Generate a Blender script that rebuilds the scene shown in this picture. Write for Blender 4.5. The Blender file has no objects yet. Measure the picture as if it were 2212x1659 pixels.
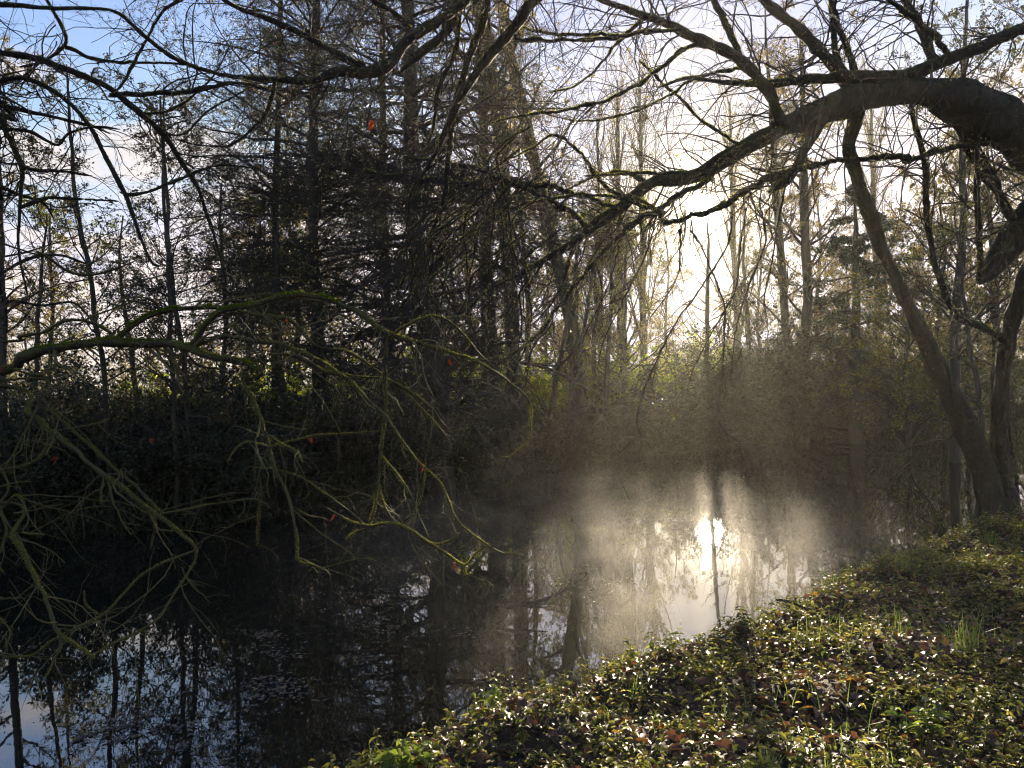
import bpy, math, random
import numpy as np
from mathutils import Matrix, Vector
C = bpy.context.scene

# ------------------------------------------------------------------ camera
F = 1750.0                       # focal length in units of a 2212 px wide picture
W2, H2 = 1106.0, 829.5
CAMZ = 2.6
PITCH = math.radians(0.57); ROLL = math.radians(1.75)
fwd = Vector((0, math.cos(PITCH), -math.sin(PITCH)))
r0 = Vector((1, 0, 0)); u0 = r0.cross(fwd)
rgt = (r0 * math.cos(ROLL) - u0 * math.sin(ROLL)).normalized()
up = (u0 * math.cos(ROLL) + r0 * math.sin(ROLL)).normalized()
cam_d = bpy.data.cameras.new('camera'); cam = bpy.data.objects.new('camera', cam_d)
C.collection.objects.link(cam); C.camera = cam
M = Matrix.Identity(4)
for i in range(3):
    M[i][0] = rgt[i]; M[i][1] = up[i]; M[i][2] = -fwd[i]
M[2][3] = CAMZ
cam.matrix_world = M
cam_d.sensor_width = 36; cam_d.lens = 36 * F / 2212; cam_d.clip_start = 0.05; cam_d.clip_end = 2000
C.render.resolution_x = 1024; C.render.resolution_y = 768

def ray(px, py):
    v = fwd + rgt * ((px - W2) / F) - up * ((py - H2) / F)
    return v
def P(px, py, d):
    """world point seen at (px, py) of the photograph, d metres ahead"""
    v = ray(px, py); v = v * (d / v.y)
    return np.array((v.x, v.y, v.z + CAMZ))
def G(px, py, z=0.0):
    v = ray(px, py); v = v * ((z - CAMZ) / v.z)
    return np.array((v.x, v.y, z))

# ------------------------------------------------------------------ light
sd = ray(1512, 448).normalized()
SUN_EL = math.asin(sd.z); SUN_AZ = math.atan2(sd.x, sd.y)
sl = bpy.data.lights.new('sun', 'SUN'); sl.energy = 5.0; sl.angle = math.radians(0.5); sl.color = (1.0, 0.84, 0.61)
sun = bpy.data.objects.new('sun', sl); C.collection.objects.link(sun)
sun.rotation_euler = (-sd).to_track_quat('-Z', 'Y').to_euler()

w = bpy.data.worlds.new('World'); C.world = w; w.use_nodes = True
nt = w.node_tree; nt.nodes.clear(); L = nt.links.new
def N(t, **k):
    n = nt.nodes.new(t)
    for a, b in k.items(): setattr(n, a, b)
    return n
def math_n(op, a, b=None, clamp=False):
    n = N('ShaderNodeMath', operation=op, use_clamp=clamp)
    for i, v in enumerate((a, b)):
        if v is None: continue
        if isinstance(v, (int, float)): n.inputs[i].default_value = v
        else: L(v, n.inputs[i])
    return n.outputs[0]
sky = N('ShaderNodeTexSky', sky_type='NISHITA', sun_disc=False, sun_elevation=SUN_EL, sun_rotation=SUN_AZ,
        altitude=50, air_density=1.3, dust_density=0.6, ozone_density=2.0)
tc = N('ShaderNodeTexCoord')
vd = N('ShaderNodeVectorMath', operation='DOT_PRODUCT'); L(tc.outputs['Generated'], vd.inputs[0]); vd.inputs[1].default_value = sd
ang = math_n('ARCCOSINE', math_n('MINIMUM', vd.outputs['Value'], 0.999999))      # angle from the sun
bg_sky = N('ShaderNodeBackground'); bg_sky.inputs['Strength'].default_value = 0.054
# clouds: stretched noise on the direction, thinning towards the zenith
mp = N('ShaderNodeMapping'); mp.inputs['Scale'].default_value = (1.6, 1.6, 5.5); mp.inputs['Location'].default_value = (3.1, 0.4, 0.9)
L(tc.outputs['Generated'], mp.inputs['Vector'])
nz = N('ShaderNodeTexNoise'); nz.inputs['Scale'].default_value = 2.3; nz.inputs['Detail'].default_value = 7; nz.inputs['Roughness'].default_value = 0.55
L(mp.outputs[0], nz.inputs['Vector'])
sep = N('ShaderNodeSeparateXYZ'); L(tc.outputs['Generated'], sep.inputs[0])
low = N('ShaderNodeMapRange'); L(sep.outputs['Z'], low.inputs['Value'])
low.inputs['From Min'].default_value = 0.12; low.inputs['From Max'].default_value = 0.37
low.inputs['To Min'].default_value = 0.17; low.inputs['To Max'].default_value = 0.0
cm = N('ShaderNodeMapRange'); cm.interpolation_type = 'SMOOTHSTEP'
L(math_n('ADD', nz.outputs['Fac'], low.outputs[0]), cm.inputs['Value'])
cm.inputs['From Min'].default_value = 0.54; cm.inputs['From Max'].default_value = 0.68
cloud = N('ShaderNodeMix', data_type='RGBA'); CMASK = cm.outputs[0]
tint = N('ShaderNodeMix', data_type='RGBA', blend_type='MULTIPLY'); tint.inputs['Factor'].default_value = 1
L(sky.outputs[0], tint.inputs[6]); tint.inputs[7].default_value = (0.80, 0.88, 1.35, 1)
near = math_n('SUBTRACT', 1.0, math_n('MULTIPLY', math_n('EXPONENT', math_n('MULTIPLY', ang, -1 / math.radians(24))), 0.92))
dim = N('ShaderNodeVectorMath', operation='SCALE'); L(tint.outputs[2], dim.inputs[0]); L(near, dim.inputs['Scale'])
L(math_n('MULTIPLY', CMASK, near), cloud.inputs['Factor'])
cap = N('ShaderNodeVectorMath', operation='MINIMUM'); L(dim.outputs[0], cap.inputs[0]); cap.inputs[1].default_value = (2.75, 2.9, 3.95)
L(cap.outputs[0], cloud.inputs[6]); cloud.inputs[7].default_value = (3.9, 3.4, 3.3, 1)
L(cloud.outputs[2], bg_sky.inputs['Color'])
# the sun itself with the bright air around it
disc = math_n('MULTIPLY', math_n('LESS_THAN', ang, math.radians(0.9)), 200.0)
aur = math_n('MULTIPLY', math_n('EXPONENT', math_n('MULTIPLY', ang, -1 / math.radians(1.2))), 2.6)
aur2 = math_n('MULTIPLY', math_n('EXPONENT', math_n('MULTIPLY', ang, -1 / math.radians(8))), 0.04)
bg_sun = N('ShaderNodeBackground'); bg_sun.inputs['Color'].default_value = (1.0, 0.86, 0.64, 1)
L(math_n('ADD', disc, math_n('ADD', aur, aur2)), bg_sun.inputs['Strength'])
add = N('ShaderNodeAddShader'); L(bg_sky.outputs[0], add.inputs[0]); L(bg_sun.outputs[0], add.inputs[1])
out = N('ShaderNodeOutputWorld'); L(add.outputs[0], out.inputs['Surface'])
w.cycles.sampling_method = 'MANUAL'; w.cycles.sample_map_resolution = 2048

C.view_settings.view_transform = 'Standard'; C.view_settings.look = 'None'
C.view_settings.exposure = 2.2; C.view_settings.gamma = 1.0; C.view_settings.use_curve_mapping = False
cy = C.cycles
cy.use_denoising = True; cy.pixel_filter_type = 'BLACKMAN_HARRIS'; cy.filter_width = 1.15
try: cy.denoiser = 'OPENIMAGEDENOISE'
except Exception: pass
cy.max_bounces = 6; cy.diffuse_bounces = 2; cy.glossy_bounces = 3; cy.transmission_bounces = 3; cy.volume_bounces = 0
cy.transparent_max_bounces = 6; cy.caustics_reflective = False; cy.caustics_refractive = False
cy.sample_clamp_indirect = 3.0; cy.sample_clamp_direct = 0
cy.volume_step_rate = 1.0; cy.volume_max_steps = 64

# ------------------------------------------------------------------ materials
def mat(name, build):
    m = bpy.data.materials.new(name); m.use_nodes = True
    t = m.node_tree; t.nodes.clear()
    o = t.nodes.new('ShaderNodeOutputMaterial')
    build(t, o); return m
def node(t, kind, ins=None, **k):
    n = t.nodes.new(kind)
    for a, b in k.items(): setattr(n, a, b)
    for a, b in (ins or {}).items():
        if isinstance(b, bpy.types.NodeSocket): t.links.new(b, n.inputs[a])
        else: n.inputs[a].default_value = b
    return n
def ramp(t, fac, stops):
    n = t.nodes.new('ShaderNodeValToRGB'); e = n.color_ramp.elements
    while len(e) < len(stops): e.new(0.5)
    for i, (p, c) in enumerate(stops): e[i].position = p; e[i].color = (*c, 1)
    t.links.new(fac, n.inputs[0]); return n.outputs[0]
def leaf_mat(name, stops, trans=0.45, rough=0.45, spec=0.5, tcol=None):
    def b(t, o):
        g = node(t, 'ShaderNodeNewGeometry')
        c = ramp(t, g.outputs['Random Per Island'], stops)
        p = node(t, 'ShaderNodeBsdfPrincipled', {'Base Color': c, 'Roughness': rough, 'Specular IOR Level': spec})
        h = node(t, 'ShaderNodeHueSaturation', {'Color': c, 'Value': 1.5, 'Saturation': 1.1})
        tr = node(t, 'ShaderNodeBsdfTranslucent', {'Color': h.outputs[0]})
        mx = node(t, 'ShaderNodeMixShader', {0: trans, 1: p.outputs[0], 2: tr.outputs[0]})
        t.links.new(mx.outputs[0], o.inputs[0])
    return mat(name, b)
def bark_mat(name, dark, light, moss=None, mossiness=0.5, scale=14, bump=0.4, bdist=0.01, translucent=0.0):
    def b(t, o):
        tcn = node(t, 'ShaderNodeTexCoord')
        mpn = node(t, 'ShaderNodeMapping', {'Vector': tcn.outputs['Object'], 'Scale': (1, 1, 0.35)})
        n1 = node(t, 'ShaderNodeTexNoise', {'Vector': mpn.outputs[0], 'Scale': scale, 'Detail': 6, 'Roughness': 0.65})
        c = ramp(t, n1.outputs['Fac'], [(0.3, dark), (0.7, light)])
        if moss:
            n2 = node(t, 'ShaderNodeTexNoise', {'Vector': tcn.outputs['Object'], 'Scale': scale * 0.3, 'Detail': 4})
            g = node(t, 'ShaderNodeNewGeometry'); s = node(t, 'ShaderNodeSeparateXYZ', {0: g.outputs['Normal']})
            a = node(t, 'ShaderNodeMath', {0: s.outputs['Z'], 1: 0.25}, operation='MULTIPLY')
            a2 = node(t, 'ShaderNodeMath', {0: a.outputs[0], 1: n2.outputs['Fac']}, operation='ADD')
            mr = node(t, 'ShaderNodeMapRange', {0: a2.outputs[0], 1: 0.62 - 0.3 * mossiness, 2: 0.74 - 0.3 * mossiness})
            mm = node(t, 'ShaderNodeMix', {0: mr.outputs[0], 6: c, 7: (*moss, 1)}, data_type='RGBA'); c = mm.outputs[2]
        bp = node(t, 'ShaderNodeBump', {'Strength': bump, 'Distance': bdist, 'Height': n1.outputs['Fac']})
        p = node(t, 'ShaderNodeBsdfPrincipled', {'Base Color': c, 'Roughness': 0.8, 'Specular IOR Level': 0.3, 'Normal': bp.outputs[0]})
        t.links.new(p.outputs[0], o.inputs[0])
    return mat(name, b)
MAT = {}
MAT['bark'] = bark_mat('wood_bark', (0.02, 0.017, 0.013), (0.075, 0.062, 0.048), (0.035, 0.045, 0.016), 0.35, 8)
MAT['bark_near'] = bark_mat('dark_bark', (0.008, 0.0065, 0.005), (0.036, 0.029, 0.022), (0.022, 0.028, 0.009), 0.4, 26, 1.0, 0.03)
MAT['bark_moss'] = bark_mat('mossy_bark', (0.014, 0.010, 0.006), (0.05, 0.038, 0.022), (0.055, 0.055, 0.013), 0.55, 40, 0.8, 0.01)
MAT['twig'] = bark_mat('twig_bark', (0.018, 0.014, 0.010), (0.06, 0.046, 0.034), None, 0, 30, 0.2)
MAT['twig_moss'] = bark_mat('mossy_twig_bark', (0.05, 0.04, 0.022), (0.15, 0.12, 0.07), (0.09, 0.09, 0.022), 0.5, 30, 0.4)
MAT['moss'] = leaf_mat('moss', [(0, (0.06, 0.07, 0.012)), (0.6, (0.16, 0.17, 0.03)), (1, (0.32, 0.29, 0.08))], 0.65, 0.8, 0.1)
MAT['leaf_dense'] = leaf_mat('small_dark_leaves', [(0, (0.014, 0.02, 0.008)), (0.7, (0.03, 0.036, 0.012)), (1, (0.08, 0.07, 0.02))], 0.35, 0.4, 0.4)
MAT['leaf_dry'] = leaf_mat('sparse_dry_leaves', [(0, (0.06, 0.05, 0.02)), (0.6, (0.10, 0.08, 0.03)), (1, (0.2, 0.16, 0.04))], 0.45, 0.5, 0.4)
MAT['leaf_yellow'] = leaf_mat('yellowing_leaves', [(0, (0.025, 0.04, 0.008)), (0.6, (0.07, 0.085, 0.015)), (1, (0.18, 0.15, 0.025))], 0.5, 0.5, 0.4)
MAT['leaf_lit'] = leaf_mat('sunlit_green_leaves', [(0, (0.06, 0.10, 0.012)), (0.6, (0.14, 0.18, 0.02)), (1, (0.32, 0.3, 0.04))], 0.65, 0.5, 0.4)  # brightness of sun shining through the leaves is put into their colour
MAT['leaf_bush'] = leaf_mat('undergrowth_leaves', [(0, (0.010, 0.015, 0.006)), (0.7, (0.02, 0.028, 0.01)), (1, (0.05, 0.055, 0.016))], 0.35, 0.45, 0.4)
MAT['leaf_bush_green'] = leaf_mat('green_undergrowth_leaves', [(0, (0.012, 0.02, 0.006)), (0.7, (0.03, 0.045, 0.01)), (1, (0.11, 0.11, 0.02))], 0.45, 0.4, 0.5)
MAT['needle'] = leaf_mat('dark_needles', [(0, (0.012, 0.022, 0.01)), (1, (0.035, 0.05, 0.02))], 0.2, 0.5, 0.4)
MAT['cover'] = leaf_mat('ground_cover_leaves', [(0, (0.03, 0.036, 0.012)), (0.5, (0.08, 0.092, 0.022)), (0.85, (0.16, 0.155, 0.035)), (1, (0.27, 0.22, 0.07))], 0.6, 0.58, 0.32)
MAT['fresh'] = leaf_mat('fresh_green_leaves', [(0, (0.07, 0.11, 0.02)), (1, (0.16, 0.19, 0.035))], 0.55, 0.4, 0.5)
MAT['grass'] = leaf_mat('grass_blades', [(0, (0.06, 0.10, 0.02)), (1, (0.16, 0.2, 0.05))], 0.5, 0.4, 0.5)
MAT['litter'] = leaf_mat('brown_fallen_leaves', [(0, (0.035, 0.02, 0.012)), (0.5, (0.08, 0.04, 0.02)), (0.9, (0.15, 0.065, 0.025)), (1, (0.32, 0.2, 0.05))], 0.25, 0.5, 0.4)
MAT['red_leaf'] = leaf_mat('withered_orange_leaf', [(0, (0.10, 0.018, 0.008)), (1, (0.24, 0.05, 0.015))], 0.5, 0.5, 0.3)
MAT['float'] = leaf_mat('floating_pale_leaves', [(0, (0.05, 0.045, 0.035)), (0.7, (0.12, 0.10, 0.075)), (1, (0.24, 0.17, 0.08))], 0.1, 0.65, 0.4)
def soil(t, o):
    tcn = node(t, 'ShaderNodeTexCoord')
    n1 = node(t, 'ShaderNodeTexNoise', {'Vector': tcn.outputs['Object'], 'Scale': 9, 'Detail': 8, 'Roughness': 0.7})
    c = ramp(t, n1.outputs['Fac'], [(0.3, (0.018, 0.014, 0.009)), (0.55, (0.04, 0.03, 0.018)), (0.75, (0.075, 0.05, 0.028))])
    bp = node(t, 'ShaderNodeBump', {'Strength': 0.8, 'Distance': 0.04, 'Height': n1.outputs['Fac']})
    p = node(t, 'ShaderNodeBsdfPrincipled', {'Base Color': c, 'Roughness': 0.9, 'Specular IOR Level': 0.2, 'Normal': bp.outputs[0]})
    t.links.new(p.outputs[0], o.inputs[0])
MAT['soil'] = mat('damp_soil', soil)
def water_m(t, o):
    tcn = node(t, 'ShaderNodeTexCoord')
    n1 = node(t, 'ShaderNodeTexNoise', {'Vector': tcn.outputs['Object'], 'Scale': 1.6, 'Detail': 3})
    n2 = node(t, 'ShaderNodeTexNoise', {'Vector': tcn.outputs['Object'], 'Scale': 9.0, 'Detail': 3})
    a = node(t, 'ShaderNodeMath', {0: n2.outputs['Fac'], 1: 0.10}, operation='MULTIPLY')
    s = node(t, 'ShaderNodeMath', {0: n1.outputs['Fac'], 1: a.outputs[0]}, operation='ADD')
    bp = node(t, 'ShaderNodeBump', {'Strength': 0.25, 'Distance': 0.0035, 'Height': s.outputs[0]})
    p = node(t, 'ShaderNodeBsdfPrincipled', {'Base Color': (0.006, 0.007, 0.005, 1), 'Roughness': 0.015, 'IOR': 2.3, 'Normal': bp.outputs[0]})
    t.links.new(p.outputs[0], o.inputs[0])
MAT['water'] = mat('still_dark_water', water_m)

# ------------------------------------------------------------------ mesh helpers
def nrm(v): return v / np.maximum(np.linalg.norm(v, axis=-1, keepdims=True), 1e-9)
class MB:
    def __init__(s): s.v = []; s.q = []; s.t = []; s.n = 0
    def add(s, v, quads=None, tris=None):
        v = np.asarray(v, np.float32).reshape(-1, 3); s.v.append(v)
        if quads is not None and len(quads): s.q.append(np.asarray(quads, np.int64).reshape(-1, 4) + s.n)
        if tris is not None and len(tris): s.t.append(np.asarray(tris, np.int64).reshape(-1, 3) + s.n)
        s.n += len(v); return s
    def mesh(s, name, m, smooth=True):
        me = bpy.data.meshes.new(name)
        v = np.concatenate(s.v); q = np.concatenate(s.q) if s.q else np.zeros((0, 4), np.int64)
        t = np.concatenate(s.t) if s.t else np.zeros((0, 3), np.int64)
        me.vertices.add(len(v)); me.vertices.foreach_set('co', v.ravel())
        lp = np.concatenate([q.ravel(), t.ravel()]); me.loops.add(len(lp)); me.loops.foreach_set('vertex_index', lp.astype(np.int32))
        nf = len(q) + len(t); me.polygons.add(nf)
        st = np.concatenate([np.arange(len(q)) * 4, len(q) * 4 + np.arange(len(t)) * 3]).astype(np.int32)
        me.polygons.foreach_set('loop_start', st)
        me.polygons.foreach_set('loop_total', np.concatenate([np.full(len(q), 4), np.full(len(t), 3)]).astype(np.int32))
        me.polygons.foreach_set('use_smooth', np.full(nf, smooth))
        me.update(calc_edges=True); me.materials.append(m); return me
def obj(name, me, parent=None, kind=None):
    o = bpy.data.objects.new(name, me); C.collection.objects.link(o)
    if parent is not None: o.parent = parent
    if kind: o['kind'] = kind
    return o
def thing(name, label, cat, group=None, loc=(0, 0, 0)):
    o = bpy.data.objects.new(name, None); C.collection.objects.link(o); o.location = loc
    o['label'] = label; o['category'] = cat
    if group: o['group'] = group
    return o
def tag(o, label, cat, group=None, kind=None):
    o['label'] = label; o['category'] = cat
    if group: o['group'] = group
    if kind: o['kind'] = kind
    return o

def tubes(mb, pts, rad, sides=4, rng=None, knob=0.0):
    """pts (n, p, 3), rad (n, p): one tapering tube along each row"""
    pts = np.asarray(pts, float); rad = np.asarray(rad, float); n, p, _ = pts.shape
    tan = np.empty_like(pts); tan[:, 1:-1] = pts[:, 2:] - pts[:, :-2]; tan[:, 0] = pts[:, 1] - pts[:, 0]; tan[:, -1] = pts[:, -1] - pts[:, -2]
    tan = nrm(tan); mean = nrm(pts[:, -1] - pts[:, 0])
    ref = np.where(np.abs(mean[:, 2:3]) < 0.75, np.array([[0, 0, 1.0]]), np.array([[1.0, 0, 0]]))[:, None, :]
    u = nrm(np.cross(tan, np.broadcast_to(ref, tan.shape))); v = np.cross(tan, u)
    a = np.arange(sides) * 2 * np.pi / sides
    rr = rad[:, :, None] * np.ones(sides) if rad.ndim == 2 else rad
    if knob and rng is not None: rr = rr * (1 + knob * rng.standard_normal(rr.shape))
    vs = pts[:, :, None, :] + rr[..., None] * (np.cos(a)[None, None, :, None] * u[:, :, None, :] + np.sin(a)[None, None, :, None] * v[:, :, None, :])
    i = (np.arange(n)[:, None, None] * p + np.arange(p - 1)[None, :, None]) * sides
    k = np.arange(sides)[None, None, :]; k2 = (k + 1) % sides
    q = np.stack([i + k, i + k2, i + sides + k2, i + sides + k], -1)
    mb.add(vs, q)
def spawn(rng, pts, rad, m, t=(0.2, 1), L=(0.3, 0.5), ang=(35, 65), n=6, wander=0.15, trop=(0, 0, 0), rr=0.6, tip=0.3, flat=0.0, shrink=0.4, absL=False, lifts=0.0, minr=0.0):
    N0, p, _ = pts.shape
    seg = np.linalg.norm(pts[:, 1:] - pts[:, :-1], axis=2).sum(1)
    tt = rng.uniform(t[0], t[1], (N0, m)); f = tt * (p - 1); i = np.minimum(f.astype(int), p - 2); fr = (f - i)[..., None]
    ii = np.arange(N0)[:, None]
    a, b = pts[ii, i], pts[ii, i + 1]; pos = a + (b - a) * fr; tan = nrm(b - a)
    ra = rad[ii, i] * (1 - fr[..., 0]) + rad[ii, i + 1] * fr[..., 0]
    perp = rng.standard_normal((N0, m, 3)); perp[..., 2] *= (1 - flat); perp[..., 2] += lifts
    perp = nrm(perp - (perp * tan).sum(-1, keepdims=True) * tan)
    A = np.radians(rng.uniform(ang[0], ang[1], (N0, m, 1)))
    d = tan * np.cos(A) + perp * np.sin(A)
    ln = rng.uniform(L[0], L[1], (N0, m)) * (1 - shrink * (tt - t[0]) / max(t[1] - t[0], 1e-6))
    if not absL: ln = ln * seg[:, None]
    pos = pos.reshape(-1, 3); d = nrm(d.reshape(-1, 3)); ln = ln.reshape(-1); ra = ra.reshape(-1)
    K = len(ln); out = np.empty((K, n, 3)); out[:, 0] = pos; step = (ln / (n - 1))[:, None]
    tr = np.asarray(trop, float) / (n - 1)
    for j in range(1, n):
        out[:, j] = out[:, j - 1] + d * step
        d = nrm(d + wander * rng.standard_normal((K, 3)) + tr)
    rc = np.maximum(ra * rr, minr)[:, None] * np.linspace(1, tip, n)[None, :]
    return out, rc
def leaves(mb, rng, pos, size, up_bias=0.5, droop=0.0, aspect=0.5, jitter=0.0):
    """a folded pointed leaf at each position"""
    n = len(pos)
    if jitter: pos = pos + rng.standard_normal((n, 3)) * jitter
    s = (rng.uniform(size[0], size[1], n))[:, None]
    d = rng.standard_normal((n, 3)); d[:, 2] = d[:, 2] * (1 - up_bias) - droop; d = nrm(d)
    nn = rng.standard_normal((n, 3)) * (1 - up_bias); nn[:, 2] += up_bias * 1.5
    side = nrm(np.cross(d, nn)); nn = np.cross(side, d)
    w = s * aspect * 0.5
    fold = nn * w * 0.35
    b = pos; l = pos + d * s * 0.45 + side * w + fold; r = pos + d * s * 0.45 - side * w + fold
    tp = pos + d * s - nn * s * 0.12
    v = np.stack([b, r, tp, l], 1)
    i = np.arange(n)[:, None] * 4
    mb.add(v, None, np.concatenate([i + [[0, 1, 2]], i + [[0, 2, 3]]], 0).reshape(-1, 3))
def leaves_big(mb, rng, pos, d, nn, s, aspect=0.7, curl=0.15):
    """broader leaves with a midrib fold and toothed edge: 10 points"""
    n = len(pos); s = s[:, None]; d = nrm(d); side = nrm(np.cross(d, nn)); nn = np.cross(side, d)
    prof = [(0.0, 0.0), (0.18, 0.34), (0.38, 0.5), (0.45, 0.40), (0.7, 0.33), (0.76, 0.22)]
    mid = [pos, ]; rows = []
    vs = [pos]
    def pt(t, x):
        return pos + d * s * t + side * s * aspect * x + nn * s * (abs(x) * 0.35 - curl * t * t)
    vs += [pt(a, b) for a, b in prof[1:]] + [pt(1.0, 0)] + [pt(a, -b) for a, b in prof[:0:-1]] + [pt(0.45, 0)]
    v = np.stack(vs, 1); k = v.shape[1]; c = k - 1
    i = np.arange(n)[:, None] * k
    f = []
    for j in range(c): f.append(np.concatenate([i + j, i + (j + 1) % c, i + c], 1))
    mb.add(v, None, np.concatenate(f, 0))
def catmull(p, m):
    p = np.asarray(p, float); n = len(p)
    if n < 3:
        t = np.linspace(0, n - 1, m); i = np.minimum(t.astype(int), n - 2); f = (t - i)[:, None]; return p[i] * (1 - f) + p[i + 1] * f
    seg = np.linalg.norm(np.diff(p[:, :3], axis=0), axis=1); cum = np.concatenate([[0], np.cumsum(seg)])
    s = np.linspace(0, cum[-1], m); i = np.clip(np.searchsorted(cum, s, side='right') - 1, 0, n - 2); f = ((s - cum[i]) / np.maximum(seg[i], 1e-9))[:, None]
    e = np.vstack([2 * p[0] - p[1], p, 2 * p[-1] - p[-2]]); a, b, c, d = e[i], e[i + 1], e[i + 2], e[i + 3]
    return 0.5 * ((2 * b) + (c - a) * f + (2 * a - 5 * b + 4 * c - d) * f ** 2 + (3 * b - 3 * c + d - a) * f ** 3)

# ------------------------------------------------------------------ terrain
BZ = 0.85
bank = [G(x, y, BZ) for x, y in ((330, 1750), (600, 1640), (820, 1545), (1120, 1445), (1290, 1385), (1440, 1350), (1600, 1295), (1720, 1235), (1850, 1190), (1980, 1150), (2110, 1092))]
by = np.array([-30, -8, 1.0] + [p[1] for p in bank] + [15, 20, 30, 60]); bx = np.array([-40, -14, -3.6] + [p[0] for p in bank] + [13, 24, 60, 120])
shore = [G(x, y) for x, y in ((-300, 1190), (0, 1165), (450, 1135), (800, 1085), (1100, 1020), (1400, 985), (1700, 955), (1900, 925), (2100, 900), (2300, 885))]
fx = np.array([-60, -25] + [p[0] for p in shore] + [40, 80]); fy = np.array([2, 9] + [p[1] for p in shore] + [44, 60])
def clump(x, y, s, ph): return np.sin(x * s + ph + 1.3 * np.sin(y * s * .7)) * np.cos(y * s * 1.1 + ph * 2 + np.sin(x * s * .9))
def sstep(a, b, x):
    t = np.clip((x - a) / (b - a), 0, 1); return t * t * (3 - 2 * t)
def bumps(x, y):
    return (np.sin(x * 1.7 + 0.6 * np.sin(y * 1.3)) * np.cos(y * 1.9 + 1.1) + 0.5 * np.sin(x * 4.1 + y * 3.3) * np.sin(y * 4.7 - x * 1.2))
def ground(x, y):
    x = np.asarray(x, float); y = np.asarray(y, float)
    dn = (x - np.interp(y, by, bx)) * 0.72
    df = (y - np.interp(x, fx, fy)) * 0.93
    zn = -0.7 + 1.45 * sstep(-0.75, 0.35, dn) + 0.13 * sstep(0.3, 3, dn) + (0.05 * bumps(x, y) + .035 * bumps(x * 2.3 + 1, y * 2.1)) * sstep(-0.2, 0.5, dn) + 0.35 * sstep(3.5, 12, dn)
    zf = -0.7 + 1.15 * sstep(-0.6, 0.9, df) + 0.35 * sstep(1, 9, df) + 0.06 * bumps(x * 0.6, y * 0.6) * sstep(0, 1, df)
    return np.maximum(zn, zf)
xs = np.unique(np.concatenate([np.linspace(-138, -30, 14), np.linspace(-30, -5, 60), np.linspace(-5, 12, 180), np.linspace(12, 60, 80), np.linspace(60, 148, 10)]))
ys = np.unique(np.concatenate([np.linspace(-60, -3, 20), np.linspace(-3, 14, 180), np.linspace(14, 60, 120), np.linspace(60, 128, 10)]))
X, Y = np.meshgrid(xs, ys); Z = ground(X, Y)
nx, ny = len(xs), len(ys); idx = np.arange(nx * ny).reshape(ny, nx)
g = MB().add(np.stack([X, Y, Z], -1), np.stack([idx[:-1, :-1], idx[:-1, 1:], idx[1:, 1:], idx[1:, :-1]], -1))
obj('ground', g.mesh('ground', MAT['soil']), kind='structure')
wm = MB().add([(-130, -40, 0), (140, -40, 0), (140, 90, 0), (-130, 90, 0)], [[0, 1, 2, 3]])
obj('water', wm.mesh('water', MAT['water']), kind='structure')

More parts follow.
